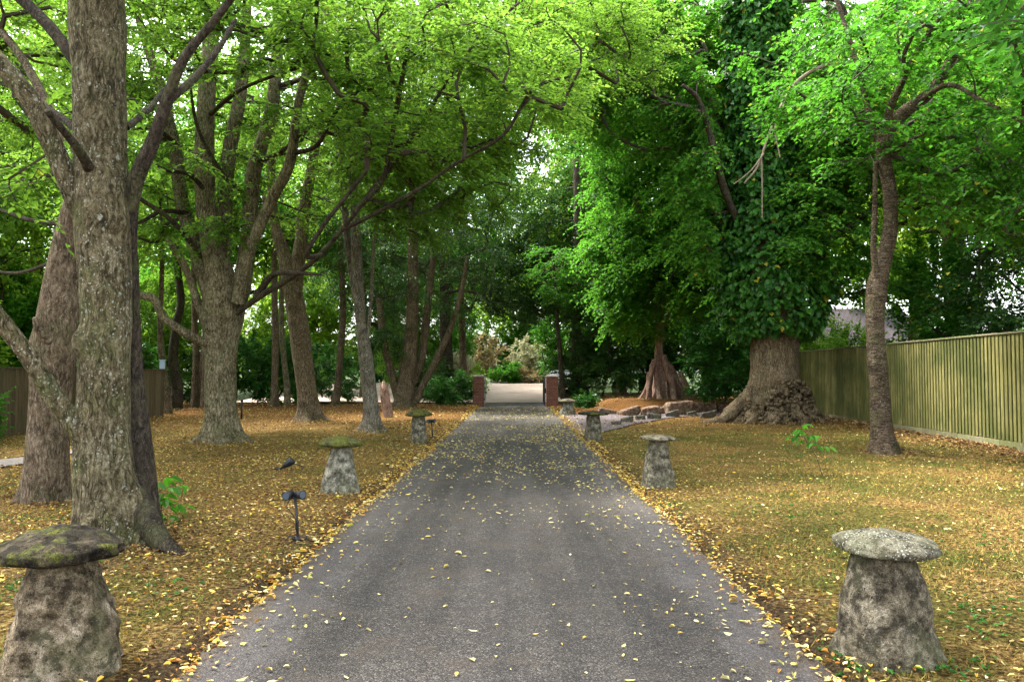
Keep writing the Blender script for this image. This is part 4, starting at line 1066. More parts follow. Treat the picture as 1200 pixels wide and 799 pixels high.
# --- fifth left, pale with lichen
make_tree('broadleaf_tree', 'slim pale lichen-covered trunk on the left lawn nearest the drive', (437, 510),
    [(437, 511, 21, 30), (436, 490, 21, 22), (431, 440, 21, 19), (424, 380, 21, 17), (419, 320, 21, 15), (416, 250, 21, 13), (412, 180, 21, 11), (408, 90, 21, 9), (410, -20, 21, 7), (412, -150, 21, 5)],
    [[(424, 385, 21, 10), (416, 340, 21.1, 10), (407, 280, 21.2, 9), (402, 200, 21.4, 7), (395, 100, 21.6, 5)],
     [(430, 400, 21, 5), (435, 350, 20.8, 4), (438, 290, 20.5, 4), (444, 220, 20.2, 3)]],
    [((-3.7, 21.5, 10), (3.2, 3.2, 4.3), 240), ((0.3, 23.5, 11.5), (3.8, 3.4, 2.4), 210), ((-0.6, 22, 8.2), (2.2, 2.0, 1.4), 70), ((1.4, 19.5, 9.9), (2.8, 2.6, 1.8), 170), ((-0.4, 28, 13.0), (4.2, 3, 2.6), 180)], BARK_LICHEN, LEAF_BRIGHT, (0.095, 0.06), flare=1.4, flare_h=0.25, sides=36, seed=15, ntw=9, nlf=12, step=0.08, lump=0.1)

# --- dark multi-stemmed tree by the gate
make_tree('evergreen_tree', 'dark multi-stemmed evergreen tree on the left near the gate', (472, 484),
    [(472, 485, 36, 34), (474, 465, 36, 26), (478, 430, 36, 22), (482, 390, 36, 19), (484, 340, 36, 16), (484, 250, 36, 13), (486, 150, 36, 9), (486, 60, 36, 5)],
    [[(468, 470, 36, 14), (458, 435, 36, 11), (450, 400, 36, 9), (444, 350, 36, 7)],
     [(486, 470, 36.3, 14), (496, 450, 36.4, 10), (512, 420, 36.5, 8), (528, 385, 36.5, 7), (540, 345, 36.5, 6), (548, 300, 36.5, 4)],
     [(480, 455, 36.4, 14), (494, 420, 36.6, 11), (500, 370, 36.6, 9), (508, 300, 36.8, 7)]],
    [((-4.9, 37, 9.6), (4.6, 4.0, 5.8), 330), (P(455, 395, 35.5), (1.3, 1.0, 1.0), 22)], BARK_BROWN, LEAF_DARK, (0.13, 0.07), flare=0.5, flare_h=0.35, sides=32, seed=16, ntw=9, nlf=12, tl=0.95, droop=0.45)

# --- banded trunk on the right lawn
make_tree('broadleaf_tree', 'slender banded-bark tree standing alone on the right lawn by the fence', (1037, 536),
    [(1037, 538, 15.4, 36), (1034, 505, 15.4, 30), (1031, 460, 15.4, 26), (1027, 415, 15.4, 25), (1025, 370, 15.4, 24), (1027, 338, 15.4, 27), (1033, 312, 15.4, 23), (1043, 270, 15.4, 20), (1042, 222, 15.4, 18), (1035, 180, 15.4, 20), (1042, 150, 15.3, 20), (1062, 130, 15.2, 18), (1088, 110, 15.0, 16), (1112, 75, 14.7, 13), (1130, 30, 14.4, 10), (1150, -60, 14, 6)],
    [[(1034, 345, 15.3, 8), (1024, 300, 15.25, 7), (1025, 240, 15.3, 6), (1026, 190, 15.4, 5)],
     [(1040, 165, 15.3, 12), (1042, 130, 15.1, 9), (1056, 100, 14.8, 7), (1075, 60, 14.5, 6), (1105, 15, 14.2, 4)],
     [(1035, 182, 15.4, 10), (1020, 140, 15.6, 8), (1008, 90, 15.8, 6), (990, 30, 16, 5), (970, -30, 16, 4)],
     [(1048, 180, 15.3, 6), (1065, 165, 15, 4), (1082, 158, 14.8, 2)],
     [(1070, 125, 15.2, 7), (1110, 100, 14.4, 6), (1150, 118, 13.6, 5), (1210, 150, 13, 4)]],
    [((8.3, 14.4, 6.9), (2.7, 2.6, 2.3), 180), ((9.5, 13.4, 4.9), (1.9, 2.0, 1.2), 75), ((6.6, 16.5, 8.0), (1.8, 2.0, 1.7), 40)],
    BARK_CHERRY, LEAF_MID, (0.105, 0.085), hexa=True, ntw=8, nlf=10, tl=0.8, flare=0.95, flare_h=0.2, sides=48, step=0.05, seed=17, fis=0.002, droop=0.35,
    knots=[(1.85, -2.6, 0.09, 0.06), (3.1, -1.2, 0.1, 0.05), (5.1, -1.4, 0.1, 0.05)],
    keep=lambda c: ~((np.abs(603 + F * c[:, 0] / c[:, 1] - 1034) < 34) & (c[:, 1] < 15.6) & (438 - F * (c[:, 2] - 1.6) / c[:, 1] > 160)))

# --- huge ivy-clad tree
r2 = make_tree('ivy_clad_tree', 'huge ivy-clad tree with a burred root flare on the right by the fence end', (905, 497),
    [(905, 499, 26, 78), (906, 470, 26, 66), (907, 430, 26, 62), (907, 395, 26, 62), (905, 340, 26, 56), (900, 280, 26, 50), (894, 200, 26, 44), (888, 100, 26, 38), (884, 0, 26, 32), (880, -150, 26, 20), (878, -260, 26, 10)],
    [[(915, 330, 26, 22), (945, 270, 26, 16), (962, 200, 26, 14), (966, 120, 26, 12), (964, 60, 26, 10), (975, -20, 26, 7)],
     [(962, 220, 26, 10), (985, 180, 25.5, 9), (1008, 150, 25, 8), (1012, 110, 24.8, 7), (1000, 70, 24.6, 6), (985, 5, 24.4, 5), (940, 2, 24, 4)],
     [(880, 300, 26, 10), (848, 220, 25, 9), (838, 180, 24.5, 8), (820, 120, 24, 6), (800, 100, 23.6, 4)],
     [(920, 330, 26, 14), (960, 290, 25.4, 11), (1000, 262, 25, 8), (1030, 240, 24.6, 5)]],
    [((8.3, 26, 9.5), (3.0, 2.6, 6.6), 330), ((8.0, 25.4, 5.2), (2.1, 1.6, 1.6), 60), ((9.6, 25.6, 6.5), (2.4, 2.2, 2.4), 90), ((4.6, 26.5, 11.4), (2.6, 2.2, 2.4), 150), ((7.4, 25.0, 7.2), (2.6, 1.8, 2.6), 110), ((11.6, 24, 10), (3, 2.6, 3.0), 150), ((3.0, 27, 13.4), (2.8, 2.4, 1.9), 130), ((5.8, 28, 14.0), (2.0, 2.0, 1.7), 80), ((11.7, 26.4, 5.0), (1.5, 1.2, 1.1), 26)],
    BARK_TAN, LEAF_FRESH, (0.155, 0.115), flute=0.26, flare=0.42, flare_h=0.75, sides=84, step=0.07, keep=lambda c: ~((np.abs(603 + F * c[:, 0] / c[:, 1] - 884) < 42) & (c[:, 1] < 26.6) & (438 - F * (c[:, 2] - 1.6) / c[:, 1] < 340)), seed=18, ntw=9, nlf=11, tl=0.9, fis=0.018, lump=0.07, droop=0.5, slim_w=16,
    rootdirs=[(-2.75, 1.3), (-2.0, .8), (-1.45, .8), (-0.85, .9), (-0.25, 1.0), (1.2, .6), (2.6, .7)])
# surface roots and the burr mass at its foot
rb = np.array(G(905, 497)); mb = MB()
cr = pts_r2 = P(905, 438, 26)[:2]
def r2p(a, z, k): 
    rr = 0.98 + 0.30 * math.exp(-z / 0.5) + k
    return np.array([cr[0] + rr * math.cos(a), cr[1] + rr * math.sin(a), hz(cr[0], cr[1]) + z])
R_ = np.random.default_rng(21)
for i, (a, reach, w, z0) in enumerate([(-2.8, 1.25, .20, 1.15), (-2.35, .35, .13, .7), (-1.85, .25, .10, .5), (-1.2, .25, .14, .9), (-0.7, .4, .10, .6), (-0.25, .6, .13, .95), (2.9, .5, .13, .8)]):
    q = [r2p(a + .08, z0, -.16), r2p(a, z0 * .68, -.02), r2p(a - .10, z0 * .36, reach * .22), r2p(a + .05, 0.12, reach * .6), r2p(a - .06, -0.06, reach)]
    trunk_geo(mb, np.array([(*p, w * t) for p, t in zip(q, (.6, 1.0, 1.05, .75, .4))]), 22, 0.05, 0, 1, 5, 0.34, 0.03, (), 50 + i)
mb.build('root', BARK_TAN, r2, True)
mb = MB(); rr_ = np.random.default_rng(5)
for i in range(760):
    a = rr_.uniform(-2.7, 0.1); hi = 0.55 + 0.55 * abs(math.sin(a * 1.5 + 0.4)) + (0.25 if a > -1.6 else 0)
    z = rr_.uniform(0.0, hi); p = r2p(a, z, rr_.uniform(-0.02, 0.16)); s = rr_.uniform(0.02, 0.065)
    n_, m_ = 9, 7; th = np.linspace(0, 2 * np.pi, n_, endpoint=False); ph = np.linspace(-np.pi / 2, np.pi / 2, m_); A, B_ = np.meshgrid(th, ph)
    V = np.stack([np.cos(B_) * np.cos(A), np.cos(B_) * np.sin(A), np.sin(B_)], -1).reshape(-1, 3) * s * rr_.uniform(0.7, 1.6, 3)
    V *= (1 + 0.7 * vnoise(V * 26 + i, 3))[:, None]
    mb.put(V + p, grid_faces(m_, n_, True))
mb.build('burrs', BARK_TAN, r2, True)
# ivy round the trunk
def ivy(parent, axis, n, z0, z1, rad, leafm, L, seed, jit=0.22, name='ivy'):
    r = np.random.default_rng(seed); z = z0 + (z1 - z0) * r.uniform(0, 1, n) ** 0.9; a = r.uniform(0, 2 * np.pi, n)
    ax = np.array(axis); cx = np.interp(z, ax[:, 2], ax[:, 0]); cy_ = np.interp(z, ax[:, 2], ax[:, 1])
    rr = rad(z) * (1 + jit * fbm(np.c_[np.cos(a) * 2, np.sin(a) * 2, z * 1.1], 3, seed)) + r.normal(0, 0.10, n)
    rag = 0.35 * vnoise(np.c_[a * 2.5, a * 0, a * 0], seed + 4)
    ok = z > z0 + 0.25 + rag
    o = np.c_[np.cos(a), np.sin(a), np.zeros(n)]
    pos = np.c_[cx, cy_, z] + o * rr[:, None]
    d = nrm(o * 0.45 + np.array([0, 0, -0.8]) + r.normal(0, 0.45, (n, 3))); up = nrm(o + np.array([0, 0, 0.8]) + r.normal(0, 0.4, (n, 3)))
    sc = r.uniform(0.6, 1.3, n)
    V, Q = leaves_geo(pos[ok], d[ok], up[ok], (L * sc)[ok], (L * 0.85 * sc)[ok], True, 0.15)
    add(name, V, Q, leafm, parent)
ax = [P(907, 400, 26), P(905, 340, 26), P(900, 280, 26), P(894, 200, 26), P(888, 100, 26), P(884, 0, 26), P(880, -150, 26)]
ivy(r2, ax, 19000, 2.5, 16, lambda z: np.interp(z, [2.5, 3.0, 4.2, 5.5, 7, 12, 16], [0.92, 1.3, 1.75, 1.5, 1.2, 1.0, 0.6]), LEAF_IVY, 0.20, 4)
# pale dead branch hanging in front of it
mb = MB()
for i, rows in enumerate([[(1000, 74, 24, 4), (965, 78, 23.6, 4), (935, 95, 23.4, 4), (915, 125, 23.3, 3.5), (900, 160, 23.2, 3), (888, 195, 23.1, 2.5), (872, 215, 23, 1.5)], [(915, 125, 23.3, 3), (908, 150, 23.2, 2), (914, 185, 23.1, 1.5)], [(892, 185, 23.1, 2.5), (893, 215, 23, 2), (893, 255, 22.9, 1.4)], [(895, 180, 23.1, 2), (880, 200, 23, 1.5), (860, 216, 23, 1)]]):
    trunk_geo(mb, limb_pts(rows), 6, 0.15, 0, 1, 5, 0.1, 0, (), i)
mb.build('dead_branch', TWIG_PALE, r2)

# --- root-bound tree on the bank
r3 = make_tree('root_bound_tree', 'tree on the bank with pinkish roots splayed like a skirt behind the rocks', (775, 470),
    [(776, 470, 37, 34), (775, 450, 37, 24), (773, 430, 37, 16), (772, 410, 37, 11), (774, 370, 37, 9), (782, 320, 37, 8), (792, 260, 37, 7), (796, 200, 37, 6), (796, 60, 37, 5), (794, -60, 37, 4)],
    [[(776, 400, 37, 10), (765, 340, 37, 8), (750, 260, 36.6, 7), (735, 160, 36, 6), (728, 60, 35.6, 4)], [(778, 380, 37, 7), (800, 320, 37, 6), (825, 260, 37, 5), (835, 160, 37, 4)]],
    [((6.3, 36.5, 9.0), (3.3, 3.0, 5.8), 330), ((8.6, 35.5, 7.5), (2.6, 1.6, 3.6), 120), ((5.6, 34.8, 14), (3.6, 3.4, 4.0), 170), ((9.0, 37, 12), (3.5, 3, 5.5), 170), ((3.6, 33, 13.8), (3.2, 3.2, 2.8), 170), ((7.8, 33.5, 8.0), (2.6, 2.2, 4.2), 190), ((4.9, 35, 5.2), (1.5, 1.5, 1.7), 55), ((4.8, 35.5, 6.5), (2.0, 2.0, 2.6), 80)],
    BARK_PINK, LEAF_FRESH, (0.165, 0.12), flare=0.3, flare_h=0.5, sides=36, seed=19, ntw=9, nlf=11, tl=1.0, droop=0.6)
mb = MB(); rr_ = np.random.default_rng(9)
tops = [(770, 418), (766, 425), (778, 420), (763, 430), (783, 428), (790, 436), (797, 440), (760, 440), (774, 430), (786, 432), (768, 436), (780, 438)]
foot = [(744, 476), (750, 474), (802, 476), (756, 475), (809, 476), (816, 476), (824, 475), (762, 475), (770, 475), (792, 474), (776, 475), (784, 475)]
for i, (a_, b_) in enumerate(zip(tops, foot)):
    d0 = 36.9 - 0.3 * rr_.uniform(0, 1); d1 = 36.2 - rr_.uniform(0, .5) if 755 < b_[0] < 800 else 36.8
    w = rr_.uniform(3.6, 7.5)
    trunk_geo(mb, limb_pts([(a_[0], a_[1] - 4, d0, w * .7), ((a_[0] * .75 + b_[0] * .25), a_[1] + (b_[1] - a_[1]) * .35, d0 - .1, w), ((a_[0] * .45 + b_[0] * .55), a_[1] + (b_[1] - a_[1]) * .7, (d0 + d1) / 2, w * .95), (b_[0], b_[1], d1, w * .7)]), 12, 0.12, 0, 1, 5, 0.14, 0.01, (), i + 80)
mb.build('root', BARK_PINK, r3, True)

# --- far background trunks in the left wood
def small_tree(name, label, base, top_rows, crown, bark, leafm, seed, w0, leaf=(0.14, 0.10), group='trees in the left wood', n_tw=9, tl=1.0, flare=0.5, droop=0.3):
    return make_tree(name, label, base, [(base[0], base[1], top_rows[0][2], w0)] + top_rows, [], crown, bark, leafm, leaf, n_tw, 11, tl, False, flare, 0.25, 20, group, droop, seed=seed, step=0.2)
small_tree('woodland_tree', 'thin pale brown trunk next to the end of the brown fence', (199, 488), [(196, 460, 31, 8), (190, 420, 31, 7), (188, 380, 31, 6), (190, 300, 31, 5), (188, 150, 31, 4)], [((-13.6, 31, 9), (2.6, 2.6, 3.4), 90)], BARK_BROWN, LEAF_MID, 31, 9)
small_tree('woodland_tree', 'dark curved trunk just right of the brown fence end', (206, 482), [(208, 455, 34, 15), (203, 420, 34, 13), (207, 380, 34, 11), (212, 350, 34, 10), (205, 280, 34, 8), (200, 120, 34, 6)], [((-14.5, 35, 9.5), (3.4, 3, 4), 110)], BARK_DARK, LEAF_MID, 32, 17)
small_tree('woodland_tree', 'leftmost of the three slim reddish trunks seen left of the pollarded tree', (228, 480), [(229, 450, 36, 8), (230, 410, 36, 8), (228, 370, 36, 7), (226, 250, 36, 5), (224, 100, 36, 4)], [((-14, 37, 10), (2.4, 2.4, 4), 80)], BARK_BROWN, LEAF_MID, 33, 9)
small_tree('woodland_tree', 'middle curving one of the three slim reddish trunks left of the pollarded tree', (231, 481), [(234, 455, 36.4, 8), (238, 425, 36.4, 7), (241, 380, 36.4, 6), (240, 250, 36.4, 5), (242, 100, 36.4, 4)], [((-13, 38, 11), (2.4, 2.4, 4), 80)], BARK_BROWN, LEAF_BRIGHT, 34, 9)
small_tree('woodland_tree', 'right-hand one of the three slim reddish trunks left of the pollarded tree', (240, 480), [(240, 455, 35.6, 8), (242, 400, 35.6, 8), (243, 340, 35.6, 7), (245, 200, 35.6, 5), (246, 80, 35.6, 4)], [((-12, 35, 11.5), (2.8, 2.6, 4), 80)], BARK_BROWN, LEAF_MID, 35, 10)
small_tree('woodland_tree', 'straight brown trunk between the pollarded tree and the leaning grey trunk', (322, 478), [(322, 450, 38, 8), (323, 400, 38, 8), (322, 350, 38, 7), (320, 200, 38, 5), (320, 60, 38, 4)], [((-11.5, 39, 10.5), (3.2, 3, 4.5), 110)], BARK_BROWN, LEAF_MID, 36, 12)
small_tree('woodland_tree', 'slim olive trunk just left of the leaning grey trunk', (337, 478), [(336, 450, 38.5, 7), (332, 410, 38.5, 6), (330, 370, 38.5, 6), (330, 200, 38.5, 4)], [((-10.6, 40, 9.5), (2.4, 2.4, 3.4), 80)], BARK_OLIVE, LEAF_BRIGHT, 37, 10)
small_tree('woodland_tree', 'brown trunk with a raised side limb right of the leaning grey trunk', (392, 477), [(396, 450, 39, 10), (400, 400, 39, 8), (402, 360, 39, 7), (398, 250, 39, 6), (396, 100, 39, 4)], [((-8.5, 40, 10.5), (3.2, 3, 4.2), 120)], BARK_BROWN, LEAF_MID, 38, 14)
small_tree('evergreen_tree', 'broad dark trunk in the shade behind the left gate pillar', (523, 474), [(524, 450, 43, 20), (523, 410, 43, 18), (522, 370, 43, 16), (520, 250, 43, 12), (520, 120, 43, 8)], [((-2.6, 45, 9.6), (5.2, 4, 5.2), 260), ((0.2, 45.5, 6.4), (2.8, 2.5, 2.0), 90)], BARK_DARK, LEAF_DARK, 39, 24, (0.17, 0.10), 'evergreens round the gate', 9, 1.1, droop=0.5)
small_tree('evergreen_tree', 'dark straight trunk between the right gate pillar and the laurel', (676, 470), [(676, 440, 43, 14), (676, 400, 43, 13), (677, 350, 43, 11), (676, 250, 43, 8), (674, 120, 43, 6)], [((3.6, 45, 10), (3.8, 3.6, 5.0), 230), ((2.6, 44, 6.0), (2.2, 2, 1.7), 60)], BARK_DARK, LEAF_DARK, 40, 16, (0.17, 0.10), 'evergreens round the gate', 9, 1.1, droop=0.5)
small_tree('young_tree', 'thin leaning sapling trunk right beside the right gate pillar', (661, 474), [(658, 440, 41, 6), (655, 400, 41, 5), (652, 360, 41, 4), (648, 300, 41, 3)], [((2.3, 41, 6.6), (1.8, 1.6, 1.8), 60)], BARK_DARK, LEAF_MID, 41, 8, (0.15, 0.08), None, 8, 0.9)

# dead stump
g = G(456, 492); st = thing('dead_stump', tuple(g), 'split dead grey-pink stump beside the pale lichen-covered trunk', 'tree stump')
mb = MB(); trunk_geo(mb, limb_pts([(457, 494, 28.5, 12), (454, 475, 28.5, 9), (451, 455, 28.5, 8), (450, 447, 28.5, 3)]), 16, 0.06, 0.3, 0.15, 4, 0.2, 0.02, (), 5)
trunk_geo(mb, limb_pts([(453, 492, 28.3, 6), (449, 470, 28.3, 5), (446, 452, 28.3, 2)]), 10, 0.08, 0, 1, 4, 0.2, 0.01, (), 6)
mb.build('wood', BARK_PINK, st, True)

# ================================================================== BACKGROUND TREES AND BUSHES
def crown_variant(seed, n, leafm, leaf, shape=(1, 1, 1), dens=9, droop=0.3):
    """one free-standing tree at the origin, 10 m tall crown"""
    r = np.random.default_rng(seed)
    root = bpy.data.objects.new('background_tree', None); C.objects.link(root)
    mb = MB(); H_ = 12.0
    pts = np.array([(0, 0, -0.3, 0.30), (0.05, 0, 1.2, 0.24), (0.15, 0.1, 4, 0.19), (0.0, 0.0, 7, 0.13), (0.1, -0.1, 10.5, 0.06)])
    sk = trunk_geo(mb, pts, 14, 0.4, 0.6, 0.4, 5, 0.08, 0, (), seed)
    mb.build('trunk', BARK_DARK if leafm is LEAF_DARK else BARK_BROWN, root, True)
    cl = np.concatenate([ell((0, 0, 7.2), (3.6 * shape[0], 3.6 * shape[1], 5.0 * shape[2]), int(n * .6), None, r)] +
                        [ell((3.0 * math.cos(a), 3.0 * math.sin(a), z), (1.7, 1.7, 1.5), int(n * .08), None, r) for a, z in zip(r.uniform(0, 6.28, 5), r.uniform(3.0, 9, 5))])
    cl = cl[cl[:, 2] > 1.4]
    buf, paths, rad, outd = grow(sk[6:], cl, (0, 0), r, r0=0.012)
    bm = branches_mesh(buf, paths, rad, 4); bm.build('branches', BARK_DARK, root)
    tw, V, Q = sprays(cl, outd, dens, 10, 1.05, leaf[0], leaf[1], 80, droop, 0.5, False, r=r, zj=0.35)
    add('crown', V, Q, leafm, root)
    return root

protos = {}
def bgtree(kind, x, y, s, rz, label, group='background trees', sz=None):
    spec = {'bright': (101, 330, LEAF_YEL, (0.15, 0.105)), 'mid': (102, 340, LEAF_BRIGHT, (0.15, 0.105)), 'green': (104, 340, LEAF_MID, (0.15, 0.105)), 'dark': (103, 340, LEAF_DARK, (0.15, 0.08))}[kind]
    if kind not in protos:
        protos[kind] = crown_variant(*spec); o = protos[kind]
    else: o = copy_tree(protos[kind])
    o.location = (x, y, hz(x, y)); o.rotation_euler = (0, 0, rz); o.scale = (s, s, sz or s)
    tag(o, label, 'tree', group)
    return o
bg_list = []
L1 = {'bright': 'pale yellow-green sunlit tree in the mass of trees behind the garden', 'mid': 'fresh green broadleaf tree in the mass of trees behind the garden',
      'green': 'mid-green broadleaf tree in the mass of trees behind the garden', 'dark': 'dark evergreen tree in the mass of trees behind the garden'}
r_ = np.random.default_rng(77)
# kind, x, y, scale, height scale, label (None: the shared one)
for row in [
    ('bright', -17.5, 17, 1.0, 1.1, 'sunlit yellow-green tree overhanging the brown fence at the far left'),
    ('bright', -16.5, 10.5, 0.9, 1.0, 'yellow-green tree whose leaves fill the top left corner'),
    ('mid', -17.2, 23.5, 1.1, 1.3, 'fresh green tree behind the middle of the brown fence'),
    ('bright', -18, 30, 1.2, 1.5, 'sunlit tree behind the far end of the brown fence'),
    ('bright', -16, 44, 1.2, 1.7, 'tall yellow-green tree behind the three slim trunks'),
    ('green', -28, 50, 1.4, 1.5, 'green tree at the far back of the left wood'), ('bright', -13.5, 57, 1.4, 2.1, 'tall sunlit tree glowing behind the leaning grey trunk'),
    ('mid', -9, 60, 1.4, 2.2, 'tall fresh green tree behind the pale lichen-covered trunk'), ('dark', -9, 48, 1.0, 1.7, 'dark evergreen behind the brown trunk with a raised limb'),
    ('bright', -5.5, 74, 1.5, 1.7, 'yellow-green tree far beyond the forecourt, left of the gate opening'), ('bright', 1.0, 75, 1.5, 1.8, 'yellow-green tree far beyond the forecourt, straight behind the gate'), ('mid', 7.5, 75, 1.5, 1.7, 'fresh green tree far beyond the parked car'), ('mid', 14, 74, 1.6, 1.8, 'fresh green tree far behind the laurels, deep right of the gate'),
    ('green', -3.2, 50, 1.0, 1.9, 'tall green tree rising left of the gate'), ('bright', 3.6, 49, 0.9, 1.9, 'tall yellow-green tree whose top shows above the gate'),
    ('mid', 6.6, 50, 1.2, 2.1, 'tall fresh green tree behind the laurel right of the gate'),
    ('bright', 12, 46, 1.3, 2.1, 'tall sunlit tree behind the root-bound tree'), ('green', 13.8, 40, 1.0, 1.8, 'mid-green tree just behind the far end of the tall fence'), ('mid', 19, 38, 1.4, 2.0, 'fresh green tree beside the bungalow, behind the tall fence'),
    ('bright', 16.0, 29, 1.15, 1.6, 'sunlit tree behind the fence, left of the banded trunk'), ('dark', 15.4, 22.5, 0.8, 0.85, 'dark evergreen standing over the middle of the tall fence'),
    ('dark', 17, 17.5, 0.85, 0.9, 'dark evergreen standing over the right end of the tall fence'),
    ('mid', 20, 24, 1.4, 1.7, 'fresh green tree behind the dark evergreens over the tall fence'), ('green', 24, 33, 1.6, 2.0, 'mid-green tree between the banded trunk and the bungalow roof, farther back'), ('bright', 26, 46, 1.6, 2.1, 'yellow-green tree behind the bungalow'), ('mid', 18, 56, 1.6, 2.2, 'fresh green tree far behind the ivy-clad tree'), ('bright', 21, 17, 1.2, 1.6, 'yellow-green tree in the back at the right edge of the picture')]:
    bgtree(row[0], row[1], row[2], row[3], r_.uniform(0, 6.28), row[5] or L1[row[0]], sz=row[4])

def bush(name, label, c, rad, n, leafm, leaf, seed, hexa=False, cat='bush', tl=0.45, ntw=10, nlf=9, dr=0.2, group=None, flat=0.7):
    """dense shrub: stems from the ground, twigs and leaves"""
    r = np.random.default_rng(seed); z0 = hz(c[0], c[1])
    root = thing(name, (c[0], c[1], z0), label, cat, group)
    cl = ell((c[0], c[1], z0 + rad[2] * 0.98), rad, n, z0 + 0.12, r)
    sk = np.array([(c[0] + dx, c[1] + dy_, z0 + z) for dx, dy_ in ((0, 0), (rad[0] * .3, 0), (-rad[0] * .3, .1), (0, -rad[1] * .3)) for z in (0, 0.15, 0.3)])
    buf, paths, rd, outd = grow(sk, cl, c[:2], r, r0=0.007, rmax=0.04)
    bm = branches_mesh(buf, paths, rd, 4); bm.build('stems', TWIG, root)
    outd = nrm(cl - np.array([c[0], c[1], z0 + rad[2] * .5]))
    tw, V, Q = sprays(cl, outd, ntw, nlf, tl, leaf[0], leaf[1], 90, dr, flat, hexa, r=r, zj=0.5)
    ok = V.reshape(-1, 6 if hexa else 4, 3)[:, 0, 2] > z0 + 0.02
    add('foliage', V, Q, leafm, root)
    return root
GB = 'shrubs beyond the lawn and gate'
bush('laurel_bush', 'glossy dark laurel filling the gap between the root-bound tree and the ivy-clad tree', (8.4, 31.8), (1.7, 1.3, 2.2), 150, LEAF_LAUREL, (0.15, 0.07), 201, True)
bush('laurel_bush', 'upper spreading laurel mass leaning over the rocks below the bright canopy', (8.9, 35.5), (1.3, 1.0, 3.2), 110, LEAF_LAUREL, (0.15, 0.07), 202, True)
bush('laurel_bush', 'tall dark evergreen laurel right of the gate, left of the root-bound tree', (5.0, 41), (2.1, 1.6, 3.6), 230, LEAF_DARK, (0.17, 0.09), 203)
bush('laurel_bush', 'dark bush close behind the right brick gate pillar', (3.3, 42.5), (1.2, 1.0, 1.6), 70, LEAF_DARK, (0.15, 0.08), 204)
bush('laurel_bush', 'low fresh green bush at the foot of the far right staddle stone', (3.3, 36.6), (0.6, 0.5, 0.42), 26, LEAF_LAUREL, (0.12, 0.07), 205)
bush('laurel_bush', 'low dark green bush against the left gate pillar', (-3.0, 39.5), (1.6, 1.1, 0.95), 80, LEAF_LAUREL, (0.13, 0.07), 206)
bush('laurel_bush', 'dark bush spreading at the foot of the broad trunk left of the gate', (-4.6, 42), (1.5, 1.1, 1.3), 80, LEAF_DARK, (0.13, 0.07), 207)
bush('laurel_bush', 'broad dark green bush behind the pollarded tree on the left', (-13.3, 41), (3.4, 1.8, 2.0), 220, LEAF_LAUREL, (0.17, 0.09), 208)
bush('laurel_bush', 'dark rounded bush behind the three slim trunks', (-17, 40.5), (2.8, 1.8, 1.7), 150, LEAF_DARK, (0.17, 0.09), 209)
bush('laurel_bush', 'green bush behind the straight brown trunk in the left wood', (-10.6, 44), (2.2, 1.6, 1.7), 120, LEAF_LAUREL, (0.16, 0.09), 210)
bush('garden_shrub', 'small green bush against the brown fence at the far left', (-11.9, 17.9), (0.35, 0.5, 0.8), 22, LEAF_MID, (0.11, 0.06), 211)
bush('garden_shrub', 'hedge of bluish green leaves beyond the pale strip on the left', (-11.5, 63.5), (4.5, 1.4, 1.7), 150, LEAF_LAUREL, (0.2, 0.12), 212)
bush('garden_shrub', 'light green hedge further along the pale strip on the left', (-19, 64), (5, 1.6, 2.0), 150, LEAF_BRIGHT, (0.2, 0.12), 213)
bush('garden_shrub', 'fresh green rounded shrub in the border beyond the gate', (-0.6, 61.5), (1.5, 1.3, 0.95), 70, LEAF_MID, (0.16, 0.09), 214, group=GB)
bush('garden_shrub', 'cream-leaved billowing shrub in the border beyond the gate', (1.0, 63.2), (2.0, 1.4, 1.9), 110, LEAF_CREAM, (0.17, 0.08), 215, group=GB)
bush('garden_shrub', 'silvery grey shrub at the right end of the border beyond the gate', (3.1, 61.8), (1.5, 1.2, 1.45), 80, LEAF_SILVER, (0.16, 0.09), 216, group=GB)
bush('garden_shrub', 'sandy brown shrub at the left of the border beyond the gate', (-2.2, 63.0), (1.7, 1.3, 1.9), 90, LEAF_RUST, (0.16, 0.09), 217, group=GB)
bush('garden_shrub', 'low sandy-coloured shrub in front of the silvery one beyond the gate', (1.4, 61.0), (1.1, 0.9, 0.7), 50, LEAF_RUST, (0.14, 0.07), 218, group=GB)
bush('garden_shrub', 'pale cream shrub seen just over the left gate pillar', (-4.0, 55), (1.6, 1.2, 1.4), 80, LEAF_CREAM, (0.16, 0.08), 219, group=GB)
bush('garden_shrub', 'yellow-green shrub tucked beside the left gate pillar', (-2.6, 52), (0.6, 0.6, 0.8), 40, LEAF_YEL, (0.14, 0.07), 220, group=GB)
bush('hedge_bush', 'dark dense bush rising above the right end of the tall fence', (14.2, 18.2), (2.0, 1.8, 2.3), 170, LEAF_DARK, (0.12, 0.08), 221)
bush('hedge_bush', 'dark dense bush rising above the middle of the tall fence', (14.4, 22.6), (1.8, 1.8, 2.1), 140, LEAF_DARK, (0.13, 0.08), 222)

